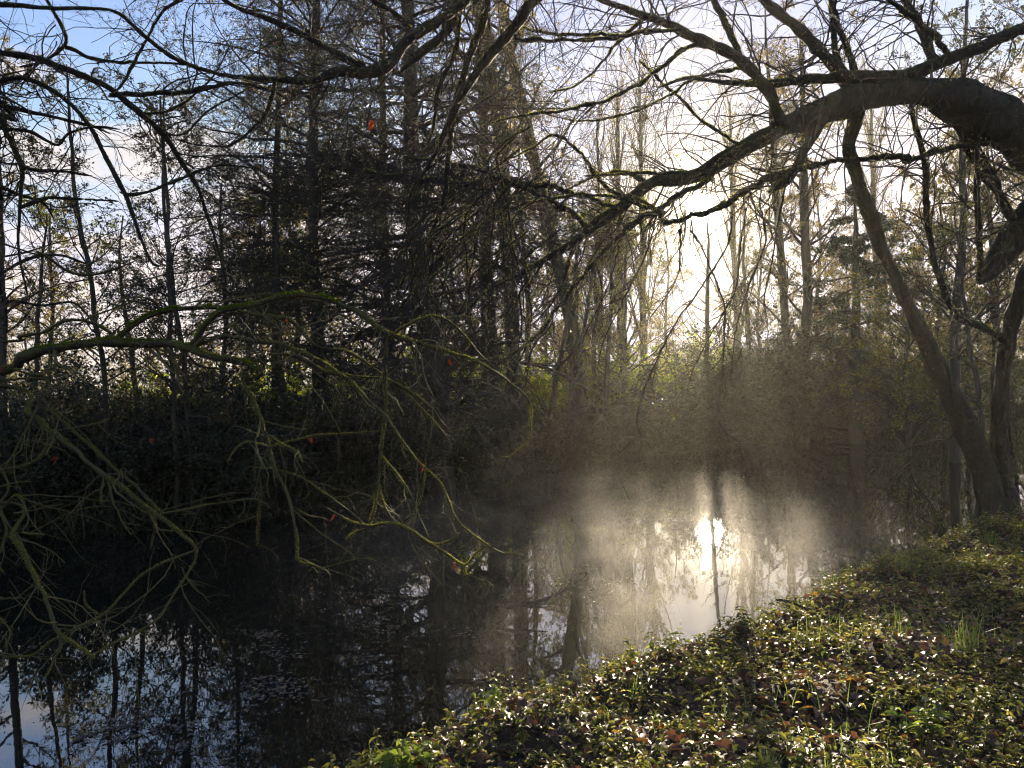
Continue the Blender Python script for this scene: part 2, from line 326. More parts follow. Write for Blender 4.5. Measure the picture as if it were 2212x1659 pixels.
# ------------------------------------------------------------------ traced trees
class Traced:
    """a tree whose limbs follow the photograph; each limb a tube of its own under the tree"""
    def __init__(s, name, label, base, sheet, seed, barkm, twigm, thin=.9):
        s.root = thing(name, label, 'tree', None, (0, 0, 0)); s.sheet = sheet; s.rng = np.random.default_rng(seed); s.bark = barkm; s.twigm = twigm
        s.px = []; s.lim = []; s.thin = thin
    def br(s, pts, dev=0.0, kind='limb', sides=9, knob=0.06, off=None, pre=None, mat_=None, d0=None, rough=1.0):
        rng = s.rng
        a = np.array([(p[0], p[1]) for p in pts], float)
        ws = []; last = pts[0][2]
        for p in pts:
            if len(p) > 2: last = p[2]
            ws.append(last)
        if d0 is None:
            d0 = s.sheet(*a[0])
            if s.px:
                al = np.concatenate(s.px); k = np.argmin(np.hypot(al[:, 0] - a[0, 0], al[:, 1] - a[0, 1]))
                if np.hypot(al[k, 0] - a[0, 0], al[k, 1] - a[0, 1]) < 45: d0 = al[k, 2]
        base0 = s.sheet(*a[0]); n = len(a); q = []
        for i, (x, y) in enumerate(a):
            f = i / (n - 1)
            d = d0 + (s.sheet(x, y) - base0) + dev * f
            q.append((x, y, d))
        P3 = np.array([(*P(*k), wd * k[2] / F / 2 * s.thin) for k, wd in zip(q, ws)])
        if pre is not None:
            if a[0, 1] < -20:     # carried on above the frame before it turns to the tree
                e = a[0] + (a[0] - a[1]) / max(np.hypot(*(a[0] - a[1])), 1) * 330; P3 = np.vstack([[*P(e[0], e[1], d0 * .88), P3[0, 3] * 1.15], P3])
            P3 = np.vstack([np.array(pre, float), P3])
        ln = np.linalg.norm(np.diff(P3[:, :3], axis=0), axis=1).sum()
        m = int(np.clip(ln / 0.035, 12, 380))
        c = catmull(P3, m); c[:, 3] = np.maximum(c[:, 3], 0.0016)
        # gnarled wander, scaled by thickness
        wob = rng.standard_normal((m, 3)); wob = np.cumsum(wob, 0) - np.linspace(0, 1, m)[:, None] * np.cumsum(wob, 0)[-1]
        c[:, :3] += wob * np.minimum(c[:, 3:4], 0.03) * (0.36 if c[:, 3].mean() < .03 else .12) * rough
        wn = int(np.clip(c[:, 3].mean() * 2.2 / (ln / m), 2, 40)); kn = np.convolve(rng.standard_normal(m + 2 * wn), np.hanning(2 * wn + 3)[1:-1], 'valid')[:m]; kn /= max(kn.std(), 1e-6)
        r = c[:, 3] * (1 + 0.08 * kn)
        for _ in range(max(1, m // 9) if c[:, 3].mean() < .03 else 0):
            j = rng.integers(0, m); r[max(0, j - 1):j + 2] *= 1.0 + rng.uniform(0.1, 0.35)
        r[-1] *= 0.35
        thick = c[:, 3].mean() > .045
        if thick: sides = 30
        mb = MB()
        if thick:     # furrows that run along the limb
            fu = rng.standard_normal((m + 12, sides)); fu = np.apply_along_axis(lambda q_: np.convolve(q_, np.hanning(14)[1:-1], 'valid'), 0, fu)[:m]
            lo = rng.standard_normal((m + 40, sides // 5)); lo = np.apply_along_axis(lambda q_: np.convolve(q_, np.hanning(42)[1:-1], 'valid'), 0, lo)[:m]; lo = np.repeat(lo, 5, 1); lo = (np.roll(lo, 2, 1) + lo + np.roll(lo, -2, 1)) / 3
            FU = 1 + .028 * fu / fu.std() + .05 * lo / lo.std()
            tubes(mb, c[None, :, :3], (r[:, None] * FU)[None], sides, rng, .012)
        else: tubes(mb, c[None, :, :3], r[None], sides, rng, knob * 1.6)
        o = obj(kind, mb.mesh(kind, mat_ or s.bark), s.root)
        dd = np.interp(np.linspace(0, 1, m), np.linspace(0, 1, len(q)), [k[2] for k in q])
        pp = catmull(np.array(q), 40); s.px.append(pp)
        s.lim.append((c[:, :3], r, o)); return o
    def fixed(s, n=24, which=None):
        sel = s.lim if which is None else which
        return (np.stack([catmull(c, n) for c, r, o in sel]), np.stack([np.interp(np.linspace(0, 1, n), np.linspace(0, 1, len(r)), r) for c, r, o in sel]))
def density_spawn(rng, sel, per_m, **k):
    """side twigs in number by the length of each limb"""
    Pn, Rn = [], []
    for c, r, o in sel:
        ln = np.linalg.norm(np.diff(c, axis=0), axis=1).sum(); m = int(ln * per_m + rng.random())
        if m < 1: continue
        cc = catmull(c, 24)[None]; r2 = np.interp(np.linspace(0, 1, 24), np.linspace(0, 1, len(r)), r)[None]
        p, q = spawn(rng, cc, r2, m, **k); Pn.append(p); Rn.append(q)
    return np.concatenate(Pn), np.concatenate(Rn)
def moss_fuzz(mb, rng, sel, per_m, length, minr=0.004):
    for c, r, o in sel:
        ln = np.linalg.norm(np.diff(c, axis=0), axis=1).sum(); m = int(ln * per_m)
        t = rng.uniform(0, len(c) - 1.001, m); i = t.astype(int); f = (t - i)[:, None]
        pos = c[i] * (1 - f) + c[i + 1] * f; rr = (r[i] * (1 - f[:, 0]) + r[i + 1] * f[:, 0])[:, None]; tan = nrm(c[i + 1] - c[i])
        pr = rng.standard_normal((m, 3)); pr[:, 2] += 0.9; pr = nrm(pr - (pr * tan).sum(1, keepdims=True) * tan)
        patch = 0.35 + 0.65 * (np.sin(t * 0.37 + rng.uniform(0, 6)) * np.sin(t * 0.13 + rng.uniform(0, 6)) > -0.25)
        base = pos + pr * rr * 0.85; L_ = rng.uniform(0.4, 1.3, (m, 1)) * length * patch[:, None] * (0.5 + np.minimum(rr / 0.012, 1.6))
        tip = base + nrm(pr + 0.7 * rng.standard_normal((m, 3))) * L_
        sd_ = nrm(np.cross(pr, rng.standard_normal((m, 3)))) * L_ * 0.16
        v = np.stack([base - sd_, base + sd_, tip], 1); mb.add(v, None, (np.arange(m)[:, None] * 3 + [[0, 1, 2]]))

# --- tree D: mossy branches reaching in from the left --------------------------------------------
def sheetD(x, y):
    return 4.3 - 0.0004 * x - 0.9 * np.clip((y - 820) / 650, 0, 1.2) * np.clip((700 - x) / 500, 0, 1)
D = Traced('mossy_tree', 'tree at the left with arching moss covered branches hanging low over the water', None, sheetD, 11, MAT['bark_moss'], MAT['twig_moss'], .8)
gz = float(ground(-4.6, 0.6))
D.px = []
trunkD = np.array([(-4.6, 0.6, gz - 0.3, .26), (-4.5, 0.9, gz + 0.8, .2), (-4.35, 1.4, 2.6, .17), (-4.4, 1.9, 4.2, .13), (-4.3, 2.3, 6.0, .09), (-4.2, 2.5, 8, .05)])
ct = catmull(trunkD, 60); mb = MB(); tubes(mb, ct[None, :, :3], ct[None, :, 3], 14, D.rng, 0.04); obj('trunk', mb.mesh('trunk', MAT['bark_moss']), D.root)
TRK = (-4.35, 1.4, 2.6, .05)
D.br([(-60, 815, 27), (45, 783, 25), (104, 762, 23), (194, 748, 24), (295, 745, 22), (388, 748, 21), (450, 769, 19), (513, 783, 17), (540, 792, 17), (556, 800, 10)], -0.2, pre=[(-4.35, 1.4, 2.5, .07), (-3.6, 2.6, 2.55, .05)], sides=12)
D.br([(243, 740, 9), (288, 700, 10), (340, 672, 11), (399, 660, 11), (468, 658, 10), (520, 665, 9), (589, 682, 10), (641, 696, 10), (693, 746, 9), (753, 758, 8), (821, 805, 6), (880, 850, 5), (962, 929, 4), (985, 900, 2)], 0.5)
D.br([(412, 745, 13), (447, 689, 13), (485, 669, 12), (555, 655, 13), (624, 641, 12), (659, 639, 13), (719, 654, 12), (778, 682, 12), (830, 720, 11), (915, 750, 10), (1000, 771, 9), (1069, 801, 7), (1141, 861, 5), (1146, 916, 3.5), (1140, 955, 3), (1095, 990, 2)], -0.1)
D.br([(416, 748, 8), (468, 727, 8), (555, 734, 9), (603, 740, 9), (672, 767, 10), (744, 814, 9), (787, 857, 8), (830, 899, 7), (864, 946, 6), (915, 1010, 6), (949, 1040, 5), (975, 1087, 6), (988, 1121, 6), (1043, 1168, 5), (1086, 1194, 4), (1120, 1196, 3)], -0.5)
D.br([(578, 765, 6), (640, 770, 9), (700, 800, 9), (752, 822, 9), (800, 880, 6), (850, 905, 4)], 0.3)
D.br([(838, 725, 9), (832, 814, 11), (834, 874, 8), (825, 959, 7), (821, 1027, 7), (806, 1108, 7), (798, 1132, 6)], -0.15)
D.br([(838, 733, 7), (894, 694, 7), (953, 684, 7), (1000, 720, 6), (1034, 763, 5), (1060, 784, 3)], 0.3)
D.br([(700, 795, 4), (760, 812, 4), (832, 818, 6), (884, 845, 8), (930, 880, 7), (970, 930, 5), (1010, 925, 3)], 0.3)
D.br([(540, 790, 10), (527, 821, 8), (551, 859, 9), (568, 915, 9), (582, 967, 8), (589, 1008, 7), (610, 1043, 7), (631, 1088, 7), (644, 1151, 7), (646, 1211, 7), (672, 1219, 7), (700, 1230, 6), (714, 1241, 5)], -0.3)
D.br([(640, 1100, 5), (665, 1115, 6), (690, 1118, 5), (705, 1122, 4)], 0.1)
D.br([(702, 1096, 3), (770, 1130, 6), (804, 1136, 8), (864, 1134, 9), (915, 1164, 9), (958, 1189, 8), (1005, 1222, 8), (1026, 1198, 6), (1056, 1179, 5)], -0.1, d0=3.6)
D.br([(864, 1134, 6), (840, 1110, 5), (825, 1080, 5), (818, 1040, 5)], 0.1)
D.br([(825, 985, 6), (855, 1019, 6), (885, 1061, 5), (905, 1110, 4), (925, 1160, 4)], -0.2)
D.br([(599, 1014, 5), (659, 1036, 5), (702, 1066, 5), (744, 1096, 5), (787, 1134, 5)], 0.0)
D.br([(750, 1166, 6), (765, 1150, 5), (795, 1140, 4)], 0.1)
D.br([(1005, 1222, 5), (1005, 1240, 6), (1022, 1240, 4)], 0)
D.br([(915, 1164, 5), (950, 1175, 5), (985, 1160, 5), (992, 1150, 3)], .1)
D.br([(864, 1134, 4), (900, 1100, 4), (915, 1050, 4), (920, 1000, 3)], .1)
D.br([(582, 967, 5), (640, 950, 5), (710, 940, 5), (790, 935, 4), (850, 930, 3)], 0.4)
D.br([(582, 967, 5), (560, 960, 6), (530, 955, 6), (505, 975, 4), (490, 1000, 2)], -0.3)
D.br([(570, 930, 5), (610, 960, 5), (640, 975, 5), (655, 1000, 4)], -0.3)
D.br([(395, 752, 5), (430, 790, 6), (480, 800, 4), (520, 830, 3), (545, 880, 2.5), (560, 940, 2)], 0.3)
D.br([(-20, 838, 11), (69, 897, 12), (111, 932, 13), (173, 981, 11), (222, 1019, 12), (277, 1057, 10), (340, 1105, 9), (388, 1147, 9), (422, 1186, 8), (413, 1226, 7), (374, 1284, 6), (341, 1336, 6), (298, 1365, 6), (250, 1389, 6), (206, 1413, 4)], -0.3, pre=[(-4.35, 1.4, 2.3, .05), (-3.4, 2.3, 2.5, .03)], d0=3.9)
D.br([(422, 1188, 5), (355, 1212, 7), (307, 1236, 6), (269, 1274, 6), (216, 1327, 7), (168, 1351, 6), (110, 1384, 6), (67, 1418, 5), (0, 1416, 4), (-60, 1400, 3)], 0.1)
D.br([(182, 1276, 4), (187, 1308, 5), (211, 1327, 5)], 0)
D.br([(-30, 1080, 11), (38, 1154, 10), (72, 1216, 10), (96, 1264, 11), (115, 1322, 10), (125, 1360, 10), (163, 1389, 10), (206, 1423, 8)], -0.2, pre=[(-4.4, 1.3, 2.0, .05), (-3.2, 2.0, 2.2, .03)], d0=3.2)
D.br([(127, 1360, 6), (130, 1404, 6), (96, 1466, 4)], 0)
D.br([(60, 820, 5), (87, 866, 6), (156, 942, 8), (225, 998, 8), (277, 1043, 8), (322, 1084, 6), (352, 1112, 6)], -0.2, pre=[(-3.6, 2.6, 2.55, .03)], d0=4.1)
D.br([(-40, 1030, 9), (0, 1018, 9), (69, 1001, 8), (104, 963, 8), (121, 955, 10), (108, 932, 7)], 0.1, pre=[(-3.4, 2.3, 2.3, .03)], d0=3.5)
D.br([(-30, 800, 5), (30, 800, 5), (66, 811, 6), (100, 818, 7), (80, 876, 6), (66, 908, 6), (35, 974, 7), (7, 1018, 8)], 0.0, pre=[(-3.4, 2.5, 2.7, .03)], d0=3.8)
D.br([(229, 1025, 7), (222, 1060, 7), (218, 1088, 6)], 0)
D.br([(350, 1110, 6), (416, 1098, 6), (485, 1084, 5), (555, 1077, 5), (585, 1100, 4)], 0.2)
D.br([(562, 1030, 4), (566, 1070, 5), (558, 1110, 5), (555, 1180, 4)], 0.1)
D.br([(7, 1018, 6), (20, 1060, 6), (0, 1100, 6), (15, 1150, 5), (-5, 1210, 5), (10, 1240, 4)], 0.1)
D.br([(111, 932, 5), (160, 925, 4), (215, 915, 4), (235, 905, 3)], 0.3)
D.br([(338, 1108, 5), (335, 1145, 6), (325, 1185, 5)], 0.1)
D.br([(-20, 1130, 5), (35, 1070, 5), (60, 1120, 4), (50, 1150, 4), (95, 1155, 3)], -.3, d0=3.2)
D.br([(-20, 1290, 5), (20, 1290, 5), (50, 1292, 5)], 0, d0=3.0)
D.br([(-20, 1320, 5), (20, 1360, 5), (10, 1400, 4)], 0, d0=3.0)
D.br([(-30, 735, 8), (45, 722, 9), (97, 712, 9), (145, 692, 7), (200, 700, 7), (243, 722, 6)], .2, pre=[(-3.6, 2.6, 2.8, .03)], d0=4.3)
D.br([(-30, 510, 7), (85, 546, 7), (149, 584, 7), (213, 593, 6), (286, 567, 3)], .4, pre=[(-4.2, 2.0, 4.2, .04)], d0=4.4)
D.br([(160, 705, 4), (230, 672, 4), (300, 650, 3), (380, 645, 2.5)], .3, d0=4.3)
sel = D.lim[:]
p1, q1 = density_spawn(D.rng, sel, 6.0, t=(0.08, 1), L=(0.12, 0.55), absL=True, ang=(30, 75), n=8, wander=0.16, trop=(0, 0, -0.35), rr=0.5, tip=0.35, shrink=0.2, minr=0.0018)
p2, q2 = spawn(D.rng, p1, q1, 3, t=(0.2, 0.95), L=(0.3, 0.7), ang=(30, 70), n=6, wander=0.15, trop=(0, 0, -0.2), rr=0.65, tip=0.4, minr=0.0013)
mb = MB(); tubes(mb, p1, q1, 5, D.rng, 0.12); tubes(mb, p2, q2, 4, D.rng, 0.1)
obj('twigs', mb.mesh('twigs', MAT['twig_moss']), D.root, 'stuff')
mb = MB(); moss_fuzz(mb, D.rng, [l for l in sel], 3200, 0.0065)
moss_fuzz(mb, D.rng, [(p1[i], q1[i], None) for i in range(len(p1))], 700, 0.004)
obj('moss', mb.mesh('moss', MAT['moss'], False), D.root, 'stuff')
# thick cushions of moss along the top of the main limb
mb = MB()
for li, (lo_, hi_) in ((0, (.12, 1)), (2, (0, .4)), (1, (0, .3))):
    c, rr_, _ = D.lim[li]; a_, b_ = int(lo_ * len(c)), int(hi_ * len(c)); c, rr_ = c[a_:b_], rr_[a_:b_]; m = 9000 if li == 0 else 3000
    t = D.rng.uniform(0, len(c) - 1.01, m); i = t.astype(int); keep = (np.sin(i * .31) + np.sin(i * .83 + 1) + D.rng.normal(0, .4, m)) > -.3; i = i[keep]; m = len(i)
    off = D.rng.normal(0, .55, (m, 3)) + [0, 0, 1.3]; off = nrm(off); base = c[i] + (c[i + 1 - (i + 1 >= len(c))] - c[i]) * D.rng.random((m, 1)) + off * rr_[i][:, None] * .92
    L_ = D.rng.uniform(.006, .02, (m, 1)); tip = base + nrm(off + .5 * D.rng.standard_normal((m, 3))) * L_; sd_ = nrm(np.cross(off, D.rng.standard_normal((m, 3)))) * L_ * .2
    mb.add(np.stack([base - sd_, base + sd_, tip], 1), None, np.arange(m)[:, None] * 3 + [[0, 1, 2]])
MAT['moss_green'] = leaf_mat('bright_moss', [(0, (0.05, 0.085, 0.01)), (1, (0.14, 0.2, 0.02))], 0.6, 0.8, 0.1)
obj('moss_cushion', mb.mesh('moss_cushion', MAT['moss_green'], False), D.root, 'stuff')
def hang_leaf(tree, x, y, d, size):
    rng = tree.rng; p0 = P(x, y, d)[None]; mb = MB()
    dd = np.array([[rng.uniform(-.5, .5), rng.uniform(-.3, .3), -1.0]]); nn = nrm(rng.standard_normal((1, 3)) + [[0, 1.2, 0.2]])
    size *= .75; leaves_big(mb, rng, p0, dd, nn, np.array([size]), 0.6, 0.5)
    leaves_big(mb, rng, p0, dd + rng.standard_normal((1, 3)) * 0.5, nn, np.array([size * 0.7]), 0.6, 0.4)
    obj('withered_leaf', mb.mesh('withered_leaf', MAT['red_leaf']), tree.root)
for x, y, s in ((912, 1002, .055), (985, 1215, .07), (720, 1110, .055), (670, 942, .05), (972, 775, .05), (117, 985, .06), (325, 945, .05), (5, 790, .08), (800, 690, .03), (620, 690, .03), ):
    hang_leaf(D, x, y, 3.95 if x > 150 else 3.6, s)

# --- tree Cn: dark branches from above -------------------------------------------------------------
def sheetC(x, y): return 5.6 + 0.0012 * x
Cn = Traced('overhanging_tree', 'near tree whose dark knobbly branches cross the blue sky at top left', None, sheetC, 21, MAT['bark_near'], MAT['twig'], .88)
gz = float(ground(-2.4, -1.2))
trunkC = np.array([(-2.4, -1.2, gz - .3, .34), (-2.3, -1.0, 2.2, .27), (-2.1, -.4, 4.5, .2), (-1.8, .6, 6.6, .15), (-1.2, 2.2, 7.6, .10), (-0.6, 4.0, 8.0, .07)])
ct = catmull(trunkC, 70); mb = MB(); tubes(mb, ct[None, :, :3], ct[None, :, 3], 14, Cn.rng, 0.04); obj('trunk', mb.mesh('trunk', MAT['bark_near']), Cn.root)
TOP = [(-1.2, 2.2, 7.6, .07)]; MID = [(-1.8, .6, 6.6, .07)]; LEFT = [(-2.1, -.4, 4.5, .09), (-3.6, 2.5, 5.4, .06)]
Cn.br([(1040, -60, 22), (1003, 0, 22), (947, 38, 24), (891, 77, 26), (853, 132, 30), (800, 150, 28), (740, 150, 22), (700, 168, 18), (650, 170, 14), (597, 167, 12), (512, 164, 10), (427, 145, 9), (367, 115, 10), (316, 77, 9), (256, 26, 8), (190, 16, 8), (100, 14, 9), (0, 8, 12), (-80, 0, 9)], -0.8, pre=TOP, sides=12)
Cn.br([(460, -50, 9), (482, 0, 11), (597, 51, 14), (725, 119, 17), (790, 145, 20)], 0, pre=TOP)
Cn.br([(770, -60, 12), (802, 0, 13), (850, 30, 14), (891, 70, 16)], 0, pre=TOP)
Cn.br([(-80, 95, 16), (0, 109, 15), (85, 124, 14), (171, 158, 13), (230, 183, 15), (299, 243, 12), (354, 290, 13), (397, 354, 10), (427, 405, 9), (444, 461, 8), (469, 533, 7), (490, 618, 5)], .2, pre=LEFT)
Cn.br([(-80, 170, 12), (0, 171, 11), (51, 166, 10), (128, 205, 10), (188, 269, 10), (230, 345, 9), (269, 418, 10), (299, 503, 7), (328, 567, 6), (350, 575, 3)], -.4, pre=LEFT)
Cn.br([(-60, 220, 10), (0, 232, 10), (81, 247, 9), (196, 273, 7), (240, 290, 3)], -.2, pre=LEFT)
Cn.br([(-60, 260, 9), (0, 273, 8), (64, 281, 7), (124, 311, 7), (149, 286, 6), (213, 273, 5), (260, 280, 3)], -.3, pre=LEFT)
Cn.br([(-20, 200, 12), (0, 247, 13), (26, 307, 12), (47, 363, 11), (43, 448, 9), (40, 540, 7), (60, 640, 4)], -.3, pre=LEFT)
Cn.br([(70, -50, 7), (102, 0, 8), (137, 64, 9), (141, 98, 9), (94, 132, 7), (40, 145, 5)], .1, pre=MID)
Cn.br([(141, 102, 9), (239, 137, 8), (330, 140, 6), (427, 141, 4)], .3)
Cn.br([(235, 209, 10), (341, 205, 11), (427, 196, 10), (512, 183, 8), (589, 200, 6), (640, 230, 4)], .2)
Cn.br([(420, -40, 6), (390, 0, 7), (337, 34, 8), (316, 81, 7), (265, 171, 7), (239, 205, 7)], 0, pre=MID)
Cn.br([(597, 170, 8), (572, 239, 7), (529, 286, 7), (490, 311, 6), (427, 311, 4), (380, 300, 3)], .1)
Cn.br([(273, 422, 7), (354, 401, 7), (410, 380, 6), (478, 358, 5), (560, 366, 3)], .3)
Cn.br([(47, 363, 8), (100, 368, 8), (140, 372, 6), (200, 380, 4)], .2)
Cn.br([(299, 243, 6), (360, 240, 6), (420, 205, 5), (470, 150, 4), (500, 90, 3)], .3)
Cn.br([(354, 290, 6), (400, 290, 5), (450, 245, 5), (540, 190, 4)], .4)
Cn.br([(183, 430, 5), (256, 435, 5)], .1)
Cn.br([(43, 448, 8), (100, 430, 8), (183, 430, 6)], .1)
Cn.br([(-60, 380, 9), (0, 400, 9), (43, 420, 7), (96, 440, 6), (120, 480, 4)], .2, pre=LEFT)
Cn.br([(-60, 600, 7), (0, 590, 7), (60, 560, 7), (130, 552, 6), (200, 575, 4)], .3, pre=LEFT, d0=5.2)
Cn.br([(-60, 680, 7), (20, 650, 7), (90, 660, 6), (160, 655, 6), (205, 700, 4)], .3, pre=LEFT, d0=5.2)
Cn.br([(1000, -30, 30), (985, 10, 28), (960, 70, 24), (900, 120, 20), (860, 160, 8)], .3, pre=TOP)
# the long branches that fall through the middle
Cn.br([(1180, -50, 22), (1135, 13, 24), (1105, 60, 26), (1060, 110, 24), (1010, 175, 22), (978, 235, 18), (955, 290, 14), (940, 330, 10), (905, 390, 6)], .6, pre=TOP)
Cn.br([(1050, -50, 18), (1040, 40, 20), (1015, 110, 20), (985, 200, 18), (968, 300, 14), (955, 420, 12), (930, 500, 10), (905, 575, 8), (870, 640, 5)], 1.0, pre=TOP)
Cn.br([(990, -50, 14), (995, 60, 14), (985, 120, 13), (950, 190, 11), (940, 260, 9), (925, 310, 7)], .8, pre=TOP)
Cn.br([(1230, -40, 8), (1150, 0, 10), (1100, 65, 10), (1160, 75, 8), (1300, 70, 9), (1400, 68, 8), (1470, 62, 8)], .5, pre=TOP)
# weeping ends of the middle branches
for i in range(26):
    x = Cn.rng.uniform(800, 1150); y = Cn.rng.uniform(330, 620); ln = Cn.rng.uniform(180, 420); sl_ = Cn.rng.uniform(-.7, .25)
    ppx = [(x + sl_ * ln * t_ ** 1.3 * (1 - .3 * t_) + Cn.rng.normal(0, 5), y + ln * t_, 5.5 - 3.5 * t_) for t_ in np.linspace(0, 1, 7)]
    Cn.br([(ppx[0][0] + 70, ppx[0][1] - 60, 5)] + ppx, Cn.rng.uniform(-.5, 1.2), 'branch', 5, .1)
# crowd the crossing sprays of finer branches between them
sel = Cn.lim[:]
p1, q1 = density_spawn(Cn.rng, sel, 9, t=(0.12, 1), L=(0.3, 1.2), absL=True, ang=(30, 80), n=14, wander=0.2, trop=(0, 0, -0.35), rr=0.34, tip=0.35, shrink=0.2, minr=0.0022)
q1 = np.minimum(q1, 0.008 * np.linspace(1, .4, 14))
p2, q2 = spawn(Cn.rng, p1, q1, 4, t=(0.15, 0.95), L=(0.2, 0.5), ang=(30, 70), n=7, wander=0.2, trop=(0, 0, -0.1), rr=0.6, tip=0.4, minr=0.0016)
mb = MB(); tubes(mb, p1, q1, 5, Cn.rng, 0.15); tubes(mb, p2, q2, 3, Cn.rng, 0.1)
obj('twigs', mb.mesh('twigs', MAT['twig']), Cn.root, 'stuff')
mb = MB(); moss_fuzz(mb, Cn.rng, sel, 900, 0.008)
obj('moss', mb.mesh('moss', MAT['moss'], False), Cn.root, 'stuff')
mb = MB(); k = Cn.rng.integers(0, len(p2), 260); leaves(mb, Cn.rng, p2[k, -1], (0.025, 0.05), 0.1, 0.8, 0.4)
obj('shrivelled_leaves', mb.mesh('shrivelled_leaves', MAT['leaf_dry']), Cn.root, 'stuff')
for x, y, s in ((800, 258, .12), (595, 90, .04), (540, 110, .02)): hang_leaf(Cn, x, y, 5.9, s)

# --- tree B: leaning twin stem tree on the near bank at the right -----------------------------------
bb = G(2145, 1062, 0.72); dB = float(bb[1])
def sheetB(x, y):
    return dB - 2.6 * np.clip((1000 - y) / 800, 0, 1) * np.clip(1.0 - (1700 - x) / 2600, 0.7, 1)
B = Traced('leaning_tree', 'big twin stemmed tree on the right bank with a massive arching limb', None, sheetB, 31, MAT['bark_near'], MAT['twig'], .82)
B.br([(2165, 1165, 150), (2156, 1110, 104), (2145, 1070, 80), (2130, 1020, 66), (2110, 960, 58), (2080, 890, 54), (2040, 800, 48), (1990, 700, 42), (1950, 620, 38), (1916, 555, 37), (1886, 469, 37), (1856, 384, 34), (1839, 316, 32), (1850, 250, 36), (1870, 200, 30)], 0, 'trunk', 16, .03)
B.br([(2172, 1165, 110), (2172, 1110, 76), (2168, 1065, 56), (2163, 1000, 44), (2160, 930, 40), (2172, 800, 40), (2200, 680, 42), (2250, 560, 50), (2300, 470, 64), (2290, 380, 90), (2235, 310, 130), (2150, 250, 125), (2080, 218, 105), (2000, 200, 86), (1930, 202, 76), (1860, 213, 74), (1775, 243, 66), (1690, 275, 52), (1604, 316, 40), (1519, 367, 35), (1455, 388, 31), (1404, 397, 27), (1335, 452, 25), (1280, 490, 24), (1240, 525, 21), (1180, 560, 17), (1100, 605, 13), (1040, 640, 10), (1000, 690, 7)], -0.5, 'trunk', 18, .025)
B.br([(2290, 400, 90), (2225, 470, 84), (2180, 530, 64), (2140, 585, 38), (2112, 612, 14)], -.3, sides=14)
B.br([(2275, 300, 60), (2330, 210, 46), (2330, 110, 36), (2280, 60, 32), (2212, 60, 31), (2120, 100, 30), (2020, 142, 36), (1960, 165, 38), (1880, 168, 34), (1796, 171, 28), (1711, 176, 22), (1625, 179, 18), (1566, 175, 14), (1489, 168, 9), (1420, 190, 5)], -.3)
B.br([(1690, 270, 34), (1647, 179, 32), (1591, 124, 28), (1519, 90, 26), (1455, 60, 22), (1391, 34, 18), (1327, 10, 14), (1250, -20, 12), (1180, -60, 8)], -.2)
B.br([(1850, 215, 36), (1813, 150, 36), (1762, 94, 30), (1702, 43, 26), (1650, 0, 24), (1600, -50, 20)], .3)
B.br([(1596, 120, 20), (1566, 51, 17), (1540, 0, 15), (1520, -60, 12)], .2)
B.br([(2020, 142, 26), (1992, 64, 22), (1958, 0, 20), (1930, -60, 16)], .3)
B.br([(2052, 125, 18), (1992, 43, 15), (1924, 0, 12), (1880, -40, 10)], -.3)
B.br([(1830, 190, 22), (1805, 120, 20), (1800, 64, 18), (1796, 0, 16), (1790, -60, 12)], .5)
B.br([(1860, 190, 18), (1830, 100, 16), (1810, 50, 15), (1790, -20, 12)], .1)
B.br([(2280, 330, 14), (2200, 318, 14), (2116, 318, 14), (2010, 341, 15), (1924, 350, 15), (1818, 363, 14), (1745, 375, 14), (1690, 395, 18), (1640, 430, 18), (1583, 461, 15), (1468, 495, 13), (1434, 461, 9), (1370, 431, 9), (1327, 422, 8), (1250, 425, 7), (1150, 440, 6), (1080, 455, 4)], -.6)
B.br([(1775, 250, 40), (1745, 320, 26), (1702, 384, 24), (1660, 415, 18)], -.3)
B.br([(1690, 280, 22), (1651, 305, 18), (1591, 337, 17), (1553, 363, 15), (1515, 405, 15), (1434, 452, 15), (1370, 491, 14), (1327, 533, 13), (1290, 580, 13), (1235, 640, 12), (1190, 700, 10), (1140, 745, 9), (1080, 780, 6)], -.8)
B.br([(1434, 461, 9), (1386, 439, 10), (1310, 405, 9), (1263, 341, 9), (1207, 299, 8), (1152, 324, 5), (1075, 354, 3)], .4)
B.br([(1335, 448, 12), (1284, 418, 12), (1211, 384, 13), (1092, 375, 13), (947, 371, 12), (850, 372, 8), (760, 365, 5)], .5)
B.br([(1280, 493, 16), (1220, 444, 15), (1135, 397, 14), (1028, 367, 13), (947, 350, 10), (880, 340, 6)], -.3)
B.br([(1404, 397, 12), (1330, 375, 8), (1250, 400, 6), (1180, 440, 4)], .2)
B.br([(1519, 367, 10), (1450, 378, 9), (1380, 376, 8), (1260, 380, 5)], -.1)
B.br([(2190, 745, 22), (2110, 705, 20), (2069, 683, 19), (2027, 597, 17), (2005, 491, 17), (2001, 363, 16), (1975, 256, 14), (1965, 210, 10)], .3)
B.br([(2120, 600, 16), (2108, 427, 15), (2103, 299, 14), (2095, 230, 12)], .1)
B.br([(2190, 480, 24), (2150, 397, 22), (2108, 320, 20), (2052, 256, 20), (2030, 210, 16)], .1)
B.br([(1647, 179, 12), (1590, 150, 9), (1510, 165, 7), (1440, 205, 6), (1340, 250, 6), (1250, 262, 4), (1160, 240, 3)], .3)
B.br([(1519, 90, 12), (1470, 115, 12), (1420, 160, 10), (1330, 215, 9), (1240, 235, 8), (1150, 245, 6), (1040, 275, 4)], -.3)
B.br([(1455, 66, 10), (1400, 68, 9), (1330, 75, 8), (1250, 76, 8), (1150, 66, 7), (1090, 40, 5)], .2)
B.br([(1391, 34, 9), (1350, 80, 8), (1300, 140, 7), (1240, 190, 5), (1180, 200, 3)], .4)
B.br([(1604, 316, 10), (1530, 270, 8), (1450, 200, 8), (1380, 130, 6)], .6)
